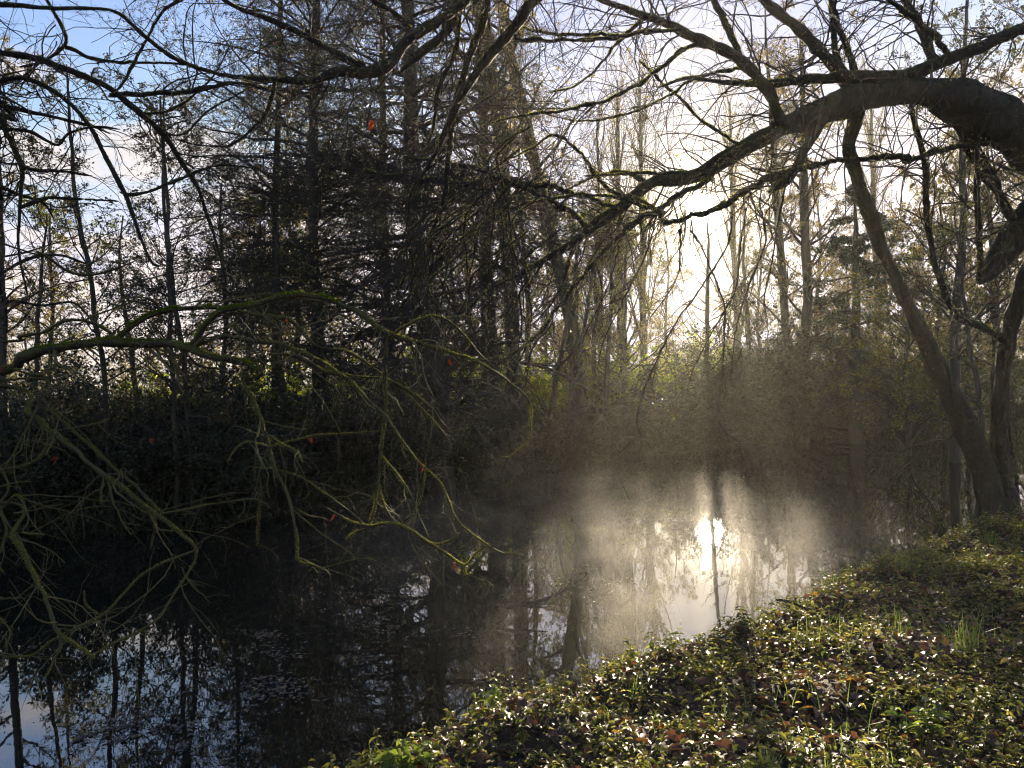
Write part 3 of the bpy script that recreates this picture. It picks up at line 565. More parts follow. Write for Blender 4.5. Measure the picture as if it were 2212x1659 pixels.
B.br([(2060, 230, 20), (2075, 300, 16), (2120, 380, 14), (2180, 440, 12)], -.4)
# drooping sprays below the limb
droop = [
 [(1468, 495, 6), (1470, 540, 5), (1466, 590, 4), (1440, 640, 3), (1400, 690, 2)],
 [(1490, 495, 5), (1515, 531, 5), (1534, 589, 5), (1558, 651, 5), (1563, 723, 4.5), (1558, 819, 4), (1553, 905, 4), (1596, 949, 4), (1654, 963, 3), (1702, 980, 2)],
 [(1596, 949, 3), (1620, 985, 3), (1644, 1010, 2.5), (1702, 1045, 2)],
 [(1583, 461, 5), (1572, 531, 5), (1524, 603, 5), (1467, 680, 4.5), (1419, 771, 4.5), (1390, 843, 4), (1376, 905, 4), (1385, 963, 3), (1361, 1025, 2.5)],
 [(1610, 450, 5), (1600, 520, 5), (1590, 620, 4), (1560, 690, 4), (1530, 740, 3), (1500, 800, 3), (1480, 860, 2)],
 [(1640, 430, 5), (1650, 520, 4), (1620, 600, 4), (1590, 700, 3), (1580, 800, 3), (1560, 870, 2)],
 [(1335, 530, 5), (1320, 600, 4), (1290, 680, 3), (1275, 750, 2)],
 [(1290, 580, 5), (1300, 640, 4), (1275, 700, 3), (1240, 760, 3), (1200, 800, 2)],
 [(1420, 460, 5), (1390, 560, 4), (1350, 640, 4), (1310, 720, 3), (1290, 800, 2)],
 [(1190, 700, 5), (1150, 760, 5), (1135, 850, 4), (1120, 930, 3), (1090, 1010, 3), (1050, 1060, 2)],
 [(1140, 745, 5), (1110, 800, 4), (1090, 880, 4), (1100, 960, 3), (1080, 1030, 2)],
 [(1563, 723, 4), (1600, 740, 3), (1598, 770, 3), (1560, 830, 2)],
 [(1553, 905, 3), (1530, 940, 3), (1520, 980, 2), (1535, 1010, 2)],
 [(2050, 950, 4), (1980, 960, 4), (1900, 1005, 3), (1850, 1040, 2)],
 [(2090, 900, 4), (2040, 950, 4), (1950, 1010, 4), (1880, 1060, 3)],
 [(1700, 380, 6), (1690, 460, 5), (1670, 560, 4), (1650, 640, 3), (1660, 700, 2)],
 [(1240, 520, 6), (1220, 600, 5), (1170, 680, 4), (1100, 740, 3)],
 [(1180, 560, 6), (1120, 640, 5), (1060, 700, 4), (980, 740, 2)],
 [(1385, 940, 3), (1355, 960, 3), (1330, 1000, 2), (1345, 1045, 2), (1360, 1080, 2)],
 [(1376, 905, 3), (1420, 930, 3), (1430, 980, 2), (1400, 1020, 2)]]
nl = len(B.lim)
stem_c, stem_r, _ = B.lim[1]; h_ = int(len(stem_c) * .55); limb_half = (stem_c[h_:], stem_r[h_:], None)
for dline in droop: B.br(dline, B.rng.uniform(-.5, .3), 'branch', 5, .1)
dsel = B.lim[nl:]
sel = [limb_half] + B.lim[2:nl]
p1, q1 = density_spawn(B.rng, sel, 10, t=(0.15, 1), L=(0.5, 1.9), absL=True, ang=(30, 80), n=12, wander=0.17, trop=(0, 0, -0.5), rr=0.28, tip=0.25, shrink=0.2, minr=0.004)
q1 = np.minimum(q1, 0.011 * np.linspace(1, .25, 12))
p2, q2 = spawn(B.rng, p1, q1, 4, t=(0.15, 0.95), L=(0.2, 0.55), ang=(30, 70), n=7, wander=0.18, trop=(0, 0, -0.4), rr=0.6, tip=0.4, minr=0.0024)
p3, q3 = density_spawn(B.rng, dsel, 14, t=(0.3, 1), L=(0.15, 0.55), absL=True, ang=(25, 60), n=8, wander=0.16, trop=(0, 0, -0.5), rr=0.7, tip=0.5, shrink=0.2, minr=0.0022)
mb = MB(); tubes(mb, p1, q1, 5, B.rng, 0.12); tubes(mb, p2, q2, 3); tubes(mb, p3, q3, 3)
obj('twigs', mb.mesh('twigs', MAT['twig']), B.root, 'stuff')
mb = MB(); moss_fuzz(mb, B.rng, B.lim[:nl], 900, 0.012)
obj('moss', mb.mesh('moss', MAT['moss'], False), B.root, 'stuff')
mb = MB(); k = B.rng.integers(0, len(p2), 1500); leaves(mb, B.rng, p2[k, B.rng.integers(3, 7, 1500)], (0.03, 0.07), 0.1, 0.9, 0.35)
obj('seed_clusters', mb.mesh('seed_clusters', MAT['leaf_dry']), B.root, 'stuff')

# ------------------------------------------------------------------ trees across the water
def place(px, dd, size=None):
    """on the far bank, dd metres behind its water's edge, in the direction of px"""
    v = ray(px, 900); y = 10.0
    for _ in range(60):
        x = v.x / v.y * y; y = float(np.interp(x, fx, fy)) * .5 + y * .5
    y += dd; x = v.x / v.y * y
    return (x, y, float(ground(x, y)) - .05)
def world_trunk(px, d, lean_back=0.0):
    """trace in the picture -> world polyline with radius, foot carried down into the ground"""
    q = np.array([(*P(x, y, d + lean_back * i), wd * d / F / 2) for i, (x, y, wd) in enumerate(px)])
    gz_ = float(ground(q[0, 0], q[0, 1]))
    foot = q[0].copy(); foot[2] = gz_ - 0.15; foot[3] *= 1.35
    return np.vstack([foot, q]) if q[0, 2] > gz_ + 0.3 else np.vstack([foot, q[1:]])
def wild_tree(name, label, group, q, seed, lv, leaf, bark='bark', twigmat='twig', cat='tree', ivy=0):
    rng = np.random.default_rng(seed)
    root = thing(name, label, cat, group, tuple(q[0, :3])); base = q[0, :3].copy()
    c = catmull(q, 40); c[:, 3] = np.maximum(c[:, 3], .01)
    c[1:, :3] += np.cumsum(rng.standard_normal((39, 3)), 0) * 0.012
    c[:, :3] -= base
    mb = MB(); tubes(mb, c[None, :, :3], c[None, :, 3] * (1 + .05 * rng.standard_normal((1, 40))), 12, rng, .05); obj('trunk', mb.mesh('trunk', MAT[bark]), root)
    P0, R0 = c[None, :, :3], c[None, :, 3]; mb = MB(); last = None
    cur = (P0, R0)
    for i, kw in enumerate(lv):
        cur = spawn(rng, cur[0], cur[1], **kw); last = cur
        tubes(mb, cur[0], cur[1], 6 if i == 0 else 3)
    obj('crown', mb.mesh('crown', MAT[twigmat]), root, 'stuff')
    if leaf:
        m, size, mt = leaf; p = last[0]; n = len(p)
        k = rng.integers(0, n, m); j = rng.integers(1, p.shape[1], m)
        mb = MB(); leaves(mb, rng, p[k, j], size, 0.3, 0.3, 0.55, size[0] * 0.6)
        obj('foliage', mb.mesh('foliage', MAT[mt]), root, 'stuff')
    if ivy:
        t = rng.uniform(0.02, 0.75, ivy) * 39; i = t.astype(int); ph = rng.uniform(0, 6.28, ivy); rr = c[i, 3] * rng.uniform(1.0, 1.5, ivy)
        pos = c[i, :3] + np.stack([np.cos(ph) * rr, np.sin(ph) * rr, rng.uniform(0, .1, ivy)], 1)
        mb = MB(); leaves(mb, rng, pos, (.05, .09), .2, .4, .8); obj('ivy', mb.mesh('ivy', MAT['leaf_bush']), root, 'stuff')
    return root
def copy_thing(root, loc, rz, sc, label):
    r = root.copy(); C.collection.objects.link(r); r.location = loc; r.rotation_euler = (0, 0, rz); r.scale = sc if hasattr(sc, '__len__') else (sc,) * 3; r['label'] = label
    for ch in root.children:
        c = ch.copy(); C.collection.objects.link(c); c.parent = r
    return r

DENSE = [dict(m=140, t=(.12, 1), L=(2.2, 4.8), absL=True, ang=(60, 95), n=10, wander=.09, trop=(0, 0, -.45), rr=.3, tip=.2, flat=.5, shrink=.12, minr=.012),
         dict(m=13, t=(.1, 1), L=(.25, .55), ang=(25, 70), n=6, wander=.12, trop=(0, 0, -.25), rr=.5, tip=.3, flat=.3, minr=.006),
         dict(m=6, t=(.2, 1), L=(.3, .7), ang=(30, 70), n=5, wander=.15, trop=(0, 0, -.3), rr=.6, tip=.4, minr=.004)]
OPEN = [dict(m=36, t=(.25, 1), L=(1.5, 3.6), absL=True, ang=(35, 70), n=9, wander=.10, trop=(0, 0, .25), rr=.35, tip=.2, shrink=.4, minr=.012),
        dict(m=6, t=(.2, 1), L=(.25, .55), ang=(30, 60), n=6, wander=.12, trop=(0, 0, .1), rr=.5, tip=.3, minr=.006),
        dict(m=4, t=(.2, 1), L=(.3, .6), ang=(30, 60), n=5, wander=.15, trop=(0, 0, -.1), rr=.6, tip=.4, minr=.004)]
SLIM = [dict(m=34, t=(.2, 1), L=(1.0, 2.4), absL=True, ang=(40, 75), n=8, wander=.12, trop=(0, 0, .3), rr=.35, tip=.25, shrink=.5, minr=.011),
        dict(m=6, t=(.2, 1), L=(.3, .6), ang=(30, 60), n=6, wander=.14, rr=.5, tip=.4, minr=.006),
        dict(m=3, t=(.2, 1), L=(.3, .6), ang=(30, 60), n=4, wander=.15, rr=.7, tip=.5, minr=.0045)]
POPLAR = [dict(m=50, t=(.15, 1), L=(3.0, 5.5), absL=True, ang=(12, 28), n=9, wander=.05, trop=(0, 0, .6), rr=.3, tip=.2, shrink=.6, minr=.012),
          dict(m=9, t=(.1, 1), L=(.2, .4), ang=(15, 35), n=6, wander=.08, trop=(0, 0, .3), rr=.5, tip=.4, minr=.008)]
CEDAR = [dict(m=46, t=(.06, .97), L=(2.2, 3.8), absL=True, ang=(80, 98), n=9, wander=.05, trop=(0, 0, -.1), rr=.3, tip=.2, flat=.8, shrink=.75, minr=.012),
         dict(m=12, t=(.15, 1), L=(.2, .4), ang=(35, 65), n=5, wander=.08, trop=(0, 0, -.1), rr=.5, tip=.4, flat=.85, minr=.006)]

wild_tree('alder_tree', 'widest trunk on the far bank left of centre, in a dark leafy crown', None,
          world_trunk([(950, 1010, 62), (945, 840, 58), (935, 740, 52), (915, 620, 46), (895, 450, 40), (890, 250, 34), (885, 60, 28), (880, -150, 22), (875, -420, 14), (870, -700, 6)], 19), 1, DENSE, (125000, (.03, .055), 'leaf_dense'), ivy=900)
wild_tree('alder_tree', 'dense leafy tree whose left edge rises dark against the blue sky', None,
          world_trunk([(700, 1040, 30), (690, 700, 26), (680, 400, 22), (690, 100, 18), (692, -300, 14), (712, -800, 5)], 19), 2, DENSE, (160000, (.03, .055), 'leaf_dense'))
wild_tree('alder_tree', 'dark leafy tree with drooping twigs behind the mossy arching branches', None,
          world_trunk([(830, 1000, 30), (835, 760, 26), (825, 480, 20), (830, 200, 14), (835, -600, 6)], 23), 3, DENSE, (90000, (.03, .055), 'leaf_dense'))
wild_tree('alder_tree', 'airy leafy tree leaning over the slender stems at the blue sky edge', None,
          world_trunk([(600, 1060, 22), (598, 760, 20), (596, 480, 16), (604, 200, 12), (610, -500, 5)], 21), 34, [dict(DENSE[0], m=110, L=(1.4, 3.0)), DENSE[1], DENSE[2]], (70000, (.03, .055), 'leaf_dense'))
wild_tree('riverside_tree', 'straight trunk first to the right of the widest trunk', None,
          world_trunk([(1075, 1000, 42), (1062, 850, 38), (1052, 640, 30), (1045, 512, 27), (1043, 384, 25), (1037, 213, 22), (1030, 40, 18), (1025, -200, 12), (1020, -450, 5)], place(1075, .5)[1]), 4, OPEN, (6000, (.04, .07), 'leaf_dry'), ivy=600)
wild_tree('riverside_tree', 'trunk standing just left of the leaning one, in the middle group', None,
          world_trunk([(1125, 1000, 42), (1115, 850, 38), (1105, 640, 32), (1100, 512, 30), (1090, 299, 28), (1071, 171, 26), (1062, 107, 24), (1050, -100, 16), (1040, -400, 6)], place(1125, .6)[1]), 5, OPEN, (6000, (.04, .07), 'leaf_dry'), ivy=600)
wild_tree('riverside_tree', 'trunk leaning left above the misty water, in the middle group', None,
          world_trunk([(1262, 980, 38), (1250, 850, 34), (1235, 720, 32), (1218, 619, 30), (1190, 500, 27), (1169, 427, 26), (1152, 341, 25), (1118, 192, 23), (1100, 107, 22), (1075, -80, 16), (1060, -350, 6)], place(1262, 1.6)[1]), 6, OPEN, (5000, (.04, .07), 'leaf_dry'))
SL = 'thin bare trees by the far bank'
wild_tree('slender_tree', 'slender bare tree standing alone against the clouds at left', SL, world_trunk([(240, 1080, 12), (235, 800, 11), (218, 683, 10), (205, 567, 10), (188, 491, 9), (171, 384, 8), (162, 213, 6), (158, 120, 3)], place(240, .15)[1]), 7, SLIM, (5000, (.04, .07), 'leaf_dry'))
wild_tree('slender_tree', 'left stem of the close pair of slender bare trees', SL, world_trunk([(385, 1080, 11), (378, 800, 10), (371, 683, 9), (363, 555, 9), (358, 427, 8), (350, 320, 7), (345, 210, 4)], place(385, .1)[1]), 8, SLIM, (5000, (.04, .07), 'leaf_dry'))
wild_tree('slender_tree', 'right stem of the close pair of slender bare trees', SL, world_trunk([(415, 1080, 12), (402, 800, 11), (388, 683, 10), (372, 560, 9), (362, 440, 7), (356, 300, 5), (350, 180, 3)], place(415, .2)[1]), 9, SLIM, (5000, (.04, .07), 'leaf_dry'))
wild_tree('slender_tree', 'bare tree with a thicker trunk at the left edge beyond the water', SL, world_trunk([(25, 1100, 20), (14, 850, 18), (10, 700, 17), (8, 430, 13), (4, 250, 8), (0, 120, 4)], place(20, .2)[1]), 10, SLIM, (6000, (.04, .07), 'leaf_dry'))
wild_tree('slender_tree', 'bare tree second from the left edge, forked twigs over the pale cloud', SL, world_trunk([(110, 1080, 10), (105, 850, 10), (112, 700, 9), (108, 560, 7), (112, 430, 4)], 21), 41, SLIM, (6000, (.04, .07), 'leaf_dry'))
wild_tree('slender_tree', 'twiggy tree between the close pair and the dense leafy edge', SL, world_trunk([(490, 1080, 14), (480, 820, 12), (486, 680, 10), (478, 520, 8), (482, 400, 4)], 20), 42, SLIM, (9000, (.04, .07), 'leaf_dense'))
PO = 'tall hazy poplars far beyond the water'
pop = wild_tree('poplar_tree', 'tall hazy poplar, left one of those left of the sun', PO, world_trunk([(1340, 900, 17), (1340, 700, 15), (1337, 500, 13), (1333, 330, 9), (1330, 170, 4)], 38), 12, POPLAR, (3000, (.06, .1), 'leaf_dry'))
for px, d, top, lab in ((1390, 40, 1.05, 'tall hazy poplar nearest the sun on its left'), (1300, 44, .9, 'smaller hazy poplar left of the other poplars'),
                        (1600, 46, .95, 'hazy poplar just right of the sun'), (1905, 44, 1.0, 'tall upright poplar seen right of the leaning trunk')):
    g0 = P(px, 900, d); z = float(ground(g0[0], d)); copy_thing(pop, (g0[0], d, z - .1), px * .7, (top * d / 40,) * 3, lab)
wild_tree('riverside_tree', 'hazy trunk first to the right of the sun on the far bank', None, world_trunk([(1700, 940, 22), (1692, 720, 19), (1684, 600, 18), (1677, 512, 17), (1668, 427, 15), (1660, 300, 11), (1650, 150, 7), (1645, 20, 3)], 29), 13, OPEN, (7000, (.06, .1), 'leaf_dry'))
wild_tree('riverside_tree', 'upright trunk left of the cedar on the far bank', None, world_trunk([(1735, 940, 26), (1742, 770, 23), (1748, 640, 21), (1745, 555, 20), (1741, 405, 18), (1738, 250, 13), (1735, 80, 7)], 28), 14, OPEN, (8000, (.06, .1), 'leaf_dry'))
wild_tree('slender_tree', 'thin stem directly beneath the sun on the far bank', SL, world_trunk([(1530, 960, 11), (1525, 760, 10), (1523, 640, 9), (1521, 555, 7), (1517, 480, 3)], 30), 15, [dict(SLIM[0], m=12), SLIM[1]], None)
ced = wild_tree('cedar_tree', 'dark evergreen with flat layered boughs left of the leaning trunk', None, world_trunk([(1850, 950, 30), (1848, 800, 26), (1845, 650, 18), (1842, 500, 10), (1840, 400, 4)], 27), 16, CEDAR, (30000, (.07, .13), 'needle'))
wild_tree('thicket_tree', 'twiggy tree filling the gap between leaning trunk and right edge', None, world_trunk([(2060, 930, 22), (2062, 700, 20), (2075, 500, 16), (2070, 250, 12), (2080, 0, 6)], 21), 17, OPEN, (7000, (.05, .09), 'leaf_dense'))
wild_tree('thicket_tree', 'twiggy half bare tree behind the right edge of the picture', None, world_trunk([(2250, 930, 22), (2240, 700, 20), (2250, 450, 16), (2240, 150, 12), (2250, -80, 6)], 23), 18, OPEN, (10000, (.05, .09), 'leaf_dense'))
wild_tree('thicket_tree', 'yellow leaved small tree under the cedar boughs', None, world_trunk([(1960, 930, 12), (1955, 800, 10), (1965, 700, 8), (1960, 590, 4)], 23), 19, [dict(OPEN[0], t=(.1, 1), m=44), OPEN[1], OPEN[2]], (8000, (.06, .11), 'leaf_yellow'))
wild_tree('thicket_tree', 'small yellow green tree left of the tall hazy trunks', None, world_trunk([(1290, 930, 12), (1285, 780, 10), (1290, 640, 8), (1286, 500, 4)], 26), 20, [dict(OPEN[0], t=(.1, 1)), OPEN[1], OPEN[2]], (8000, (.06, .10), 'leaf_yellow'))
ST = 'thin crooked stems on the far bank'
for i, (x0, x1, d, lab) in enumerate(((1180, 1245, 22.5, 'thin crooked stem leaning right beside the leaning trunk'), (1215, 1290, 24, 'thin stem leaning right before the lit green leaves'), (1305, 1322, 25, 'thin upright stem left of the poplars'),
                                      (1345, 1352, 27, 'thin dark stem in front of the tallest poplar'), (1640, 1610, 29, 'thin stem leaning left below the sun glow'), (2120, 2070, 19, 'thin crooked stem behind the twin stems'), (60, 90, 17, 'thin stem leaning right near the left edge of the far bank'), (300, 265, 18, 'thin stem leaning left between the slender bare trees'),
                                      (520, 560, 18, 'thin stem before the dark leafy crown edge'), (620, 590, 17, 'thin stem under the mossy arching branches'))):
    wild_tree('young_tree', lab, ST, world_trunk([(x0, 980, 13), (x0 + (x1 - x0) * .3, 850, 12), (x0 + (x1 - x0) * .7, 700, 9), (x1, 560, 6), (x1 + 5, 470, 3)], d), 50 + i, [dict(SLIM[0], m=16), SLIM[1]], (1500, (.05, .08), 'leaf_yellow'))

# background wood: copies of a few bare trees between the traced ones
rng = np.random.default_rng(77)
BW = 'bare trees of the wood behind the far bank'
proto = []
for k in range(3):
    g0 = P(560 + 60 * k, 900, 34 + 3 * k); z = float(ground(g0[0], g0[1]))
    H = 9 + k
    q = np.array([(g0[0], g0[1], z - .1, .14), (g0[0] + .2, g0[1], z + H * .4, .10), (g0[0] - .1, g0[1], z + H * .75, .06), (g0[0] + .1, g0[1], z + H, .015)])
    proto.append(wild_tree('woodland_tree', 'half bare tree in the wood behind the far bank', BW, q, 90 + k, OPEN, (9000, (.07, .12), 'leaf_dry')))
for px, d in ((-260, 24), (-120, 27), (60, 32), (-20, 38), (640, 30), (980, 30), (1010, 38), (1140, 33), (1190, 42), (1240, 50), (1780, 40), (1840, 36), (1920, 34), (2000, 44), (2100, 33), (2180, 38), (2290, 30), (2400, 36), (2050, 28), (1580, 62), (1650, 55), (1450, 60), (1350, 31), (1260, 29), (2150, 27)):
    g0 = P(px, 900, d); s = rng.uniform(.8, 1.15) * (0.62 if px < 450 else 1); z = float(ground(g0[0], d))
    copy_thing(proto[rng.integers(3)], (g0[0], d, z - .1), rng.uniform(0, 6.28), (s, s, s), 'half bare tree in the wood behind the far bank')

# ------------------------------------------------------------------ shrubs and undergrowth on the far bank
def bush(name, label, group, loc, size, seed, nleaf, lm, lsz=(.05, .1)):
    rng = np.random.default_rng(seed); root = thing(name, label, 'bush', group, loc)
    n = 46; a = rng.uniform(0, 6.28, n); r = np.sqrt(rng.uniform(0, 1, n)) * size[0] * .35
    st = np.stack([np.cos(a) * r, np.sin(a) * r * .6, np.full(n, -.1)], 1)
    d = nrm(np.stack([np.cos(a) * .55, np.sin(a) * .4, np.full(n, 1.0)], 1) + .15 * rng.standard_normal((n, 3)))
    pts = np.empty((n, 9, 3)); pts[:, 0] = st; ln = rng.uniform(.55, 1.05, n)[:, None] * size[2] / 8
    for j in range(1, 9):
        pts[:, j] = pts[:, j - 1] + d * ln; d = nrm(d + .14 * rng.standard_normal((n, 3)) + np.stack([np.cos(a), np.sin(a), -np.ones(n)], 1) * .05)
    rad = np.full((n, 1), .018) * np.linspace(1, .3, 9)[None]
    mb = MB(); tubes(mb, pts, rad, 5)
    p1, q1 = spawn(rng, pts, rad, 12, t=(.08, 1), L=(.2, .45), ang=(35, 80), n=6, wander=.15, trop=(0, 0, -.2), rr=.5, tip=.4, minr=.004)
    p2, q2 = spawn(rng, p1, q1, 3, t=(.2, 1), L=(.3, .7), ang=(30, 70), n=5, wander=.15, trop=(0, 0, -.2), rr=.6, tip=.4, minr=.003)
    tubes(mb, p1, q1, 3); tubes(mb, p2, q2, 3); obj('stems', mb.mesh('stems', MAT['twig']), root, 'stuff')
    k = rng.integers(0, len(p2), nleaf); j = rng.integers(0, 5, nleaf)
    mb = MB(); leaves(mb, rng, p2[k, j], lsz, .45, .2, .6, .05); obj('foliage', mb.mesh('foliage', MAT[lm]), root, 'stuff')
    return root
BG = 'shrubs along the far bank'
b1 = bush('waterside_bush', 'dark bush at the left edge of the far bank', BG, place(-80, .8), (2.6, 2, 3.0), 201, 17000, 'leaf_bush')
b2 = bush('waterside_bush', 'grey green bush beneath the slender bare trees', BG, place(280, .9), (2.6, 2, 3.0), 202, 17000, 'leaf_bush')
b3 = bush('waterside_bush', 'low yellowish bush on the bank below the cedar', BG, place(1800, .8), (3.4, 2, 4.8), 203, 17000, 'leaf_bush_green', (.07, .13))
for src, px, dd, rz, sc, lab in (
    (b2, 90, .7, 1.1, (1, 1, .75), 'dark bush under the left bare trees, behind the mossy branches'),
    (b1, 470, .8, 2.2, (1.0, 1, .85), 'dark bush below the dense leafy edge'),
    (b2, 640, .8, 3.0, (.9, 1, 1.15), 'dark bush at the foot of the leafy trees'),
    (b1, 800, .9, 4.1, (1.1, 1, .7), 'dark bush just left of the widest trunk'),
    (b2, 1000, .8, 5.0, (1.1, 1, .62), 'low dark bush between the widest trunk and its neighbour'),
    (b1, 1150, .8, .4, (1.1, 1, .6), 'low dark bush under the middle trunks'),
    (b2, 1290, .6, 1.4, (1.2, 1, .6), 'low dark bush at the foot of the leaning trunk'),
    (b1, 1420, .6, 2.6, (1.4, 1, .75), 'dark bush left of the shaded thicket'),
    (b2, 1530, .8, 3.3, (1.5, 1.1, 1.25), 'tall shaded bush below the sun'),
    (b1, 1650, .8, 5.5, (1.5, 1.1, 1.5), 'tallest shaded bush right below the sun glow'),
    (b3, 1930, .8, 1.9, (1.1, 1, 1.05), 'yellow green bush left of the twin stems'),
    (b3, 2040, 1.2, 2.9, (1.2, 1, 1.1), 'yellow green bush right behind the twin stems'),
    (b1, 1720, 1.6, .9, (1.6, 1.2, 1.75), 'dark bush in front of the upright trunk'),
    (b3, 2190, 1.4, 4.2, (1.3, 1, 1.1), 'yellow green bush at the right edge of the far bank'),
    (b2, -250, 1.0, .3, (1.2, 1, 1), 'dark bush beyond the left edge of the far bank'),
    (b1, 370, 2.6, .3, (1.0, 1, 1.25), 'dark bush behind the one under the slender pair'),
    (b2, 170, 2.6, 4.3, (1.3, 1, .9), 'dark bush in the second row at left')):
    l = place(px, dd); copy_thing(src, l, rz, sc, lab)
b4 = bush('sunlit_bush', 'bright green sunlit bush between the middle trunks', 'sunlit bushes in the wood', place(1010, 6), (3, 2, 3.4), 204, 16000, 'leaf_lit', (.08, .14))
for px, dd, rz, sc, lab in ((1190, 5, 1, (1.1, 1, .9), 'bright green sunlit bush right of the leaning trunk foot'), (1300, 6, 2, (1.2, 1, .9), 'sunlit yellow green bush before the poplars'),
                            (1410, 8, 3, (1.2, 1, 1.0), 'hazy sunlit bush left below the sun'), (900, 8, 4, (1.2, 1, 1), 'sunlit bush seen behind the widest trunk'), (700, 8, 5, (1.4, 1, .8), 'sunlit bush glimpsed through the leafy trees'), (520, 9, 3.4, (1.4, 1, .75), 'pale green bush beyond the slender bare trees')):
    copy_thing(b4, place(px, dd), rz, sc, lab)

# low growth on the far bank's lip, down to the water
rng = np.random.default_rng(15); n = 60000; xx = rng.uniform(-24, 30, n); dd_ = rng.gamma(1.5, .35, n) - .55; yy = np.interp(xx, fx, fy) + dd_; hh = rng.gamma(2, .16, n) * (1 + .6 * clump(xx, yy, 1.1, .3))
mb = MB(); leaves(mb, rng, np.stack([xx, yy, np.maximum(ground(xx, yy), 0) + np.clip(hh, 0, 1.3)], 1), (.05, .12), .3, .2, .5)
n = 5000; xx = rng.uniform(-24, 30, n); yy = np.interp(xx, fx, fy) + rng.uniform(-.5, .6, n); st = np.stack([xx, yy, np.maximum(ground(xx, yy), -.1)], 1)
tp_ = st + np.stack([rng.normal(0, .25, n), rng.normal(-.1, .2, n), rng.uniform(.2, 1.1, n)], 1); tubes(mb, np.stack([st, (st + tp_) / 2 + rng.normal(0, .05, (n, 3)), tp_], 1), np.full((n, 3), .006), 3)
o = obj('bank_undergrowth', mb.mesh('bank_undergrowth', MAT['leaf_bush'])); tag(o, 'tangled low growth hanging over the lip of the far bank', 'undergrowth', kind='stuff')

# far-off wood closing the view, one mass
rng = np.random.default_rng(5)
mb = MB(); n = 240; xx = rng.uniform(-75, 110, n); yy = rng.uniform(70, 95, n); hh = rng.uniform(3, 7.5, n)
st = np.stack([xx, yy, ground(xx, yy)], 1); pts = st[:, None, :] + np.linspace(0, 1, 8)[None, :, None] * np.stack([rng.normal(0, .4, n), rng.normal(0, .3, n), hh], 1)[:, None, :]
rad = np.full((n, 1), .12) * np.linspace(1, .2, 8)[None]
tubes(mb, pts, rad, 5); p1, q1 = spawn(rng, pts, rad, 18, t=(.1, 1), L=(.2, .4), ang=(30, 70), n=6, wander=.12, trop=(0, 0, .2), rr=.4, tip=.3, minr=.02)
p2, q2 = spawn(rng, p1, q1, 5, t=(.2, 1), L=(.3, .6), ang=(30, 70), n=4, wander=.12, rr=.5, tip=.4, minr=.014); tubes(mb, p1, q1, 3); tubes(mb, p2, q2, 3)
me1 = mb.mesh('distant_wood', MAT['twig'], False)
o = obj('distant_wood', me1); tag(o, 'far-off hazy line of trees closing the view beyond the meadow', 'distant wood', kind='stuff')
mb = MB(); k = rng.integers(0, len(p2), 60000); leaves(mb, rng, p2[k, rng.integers(0, 4, 60000)], (.15, .35), .3, .2, .6, .15)
obj('foliage', mb.mesh('foliage', MAT['leaf_dry']), o, 'stuff')

# ------------------------------------------------------------------ the near bank
rng = np.random.default_rng(9)
def scatter(n, far=13.0, edge=-0.25, pw=1.0):
    """points on the bank in view, thinning with distance"""
    out = []
    while len(out) < 1 or sum(map(len, out)) < n:
        y = 1.6 + (far - 1.6) * rng.random(20000) ** pw; xl = np.interp(y, by, bx) + edge; xr = y * .70 + 2.6
        x = xl + (xr - xl) * rng.random(20000); ok = rng.random(20000) < np.clip((xr - xl) / 6.0, 0, 1)
        out.append(np.stack([x[ok], y[ok]], 1))
    return np.concatenate(out)[:n]
def plantlets(mb, xy, hmin, hmax, pairs, lsize, stems=True):
    n = len(xy); z = ground(xy[:, 0], xy[:, 1]); h = rng.uniform(hmin, hmax, n); lean = rng.normal(0, .22, (n, 2))
    base = np.stack([xy[:, 0], xy[:, 1], z - .01], 1); tip = base + np.stack([lean[:, 0] * h, lean[:, 1] * h, h], 1)
    if stems: tubes(mb, np.stack([base, (base + tip) / 2 + rng.normal(0, .006, (n, 3)), tip], 1), np.full((n, 3), .0013), 3)
    a0 = rng.uniform(0, 6.28, n)
    for j in range(pairs):
        f = 1 - j / (pairs + .3) * .8
        pos = base + (tip - base) * f
        for s_ in (0, math.pi):
            a = a0 + j * 1.57 + s_ + rng.normal(0, .3, n); el = rng.normal(.02, .25, n)
            d = np.stack([np.cos(a) * np.cos(el), np.sin(a) * np.cos(el), np.sin(el)], 1)
            nn = np.stack([rng.normal(0, .25, n), rng.normal(-.05, .25, n), np.ones(n)], 1)
            s = rng.uniform(.5, 1.15, n) * lsize * (1.05 + .3 * clump(xy[:, 0], xy[:, 1], 3.7, .9)) * (.75 + .25 * (j > 0)) * rng.uniform(.8, 1.15, n)
            leaves_big(mb, rng, pos, d, nn, s, .58, .25)
xy = scatter(12500, 13, -.3, 1.15); k = clump(xy[:, 0], xy[:, 1], 2.6, .4) + .5 * clump(xy[:, 0], xy[:, 1], 6.5, 1.4) + rng.normal(0, .35, len(xy)) > .1; xy = xy[k]
mb = MB(); plantlets(mb, xy, .02, .10, 3, .042)
xy = scatter(6000, 13, -.35, 1.1); dn = xy[:, 0] - np.interp(xy[:, 1], by, bx)
k = (clump(xy[:, 0], xy[:, 1], 1.3, 2.1) + .9 * (dn < .7) + rng.normal(0, .35, len(xy))) > .25; xy2 = xy[k]
plantlets(mb, xy2, .06, .19, 4, .046)
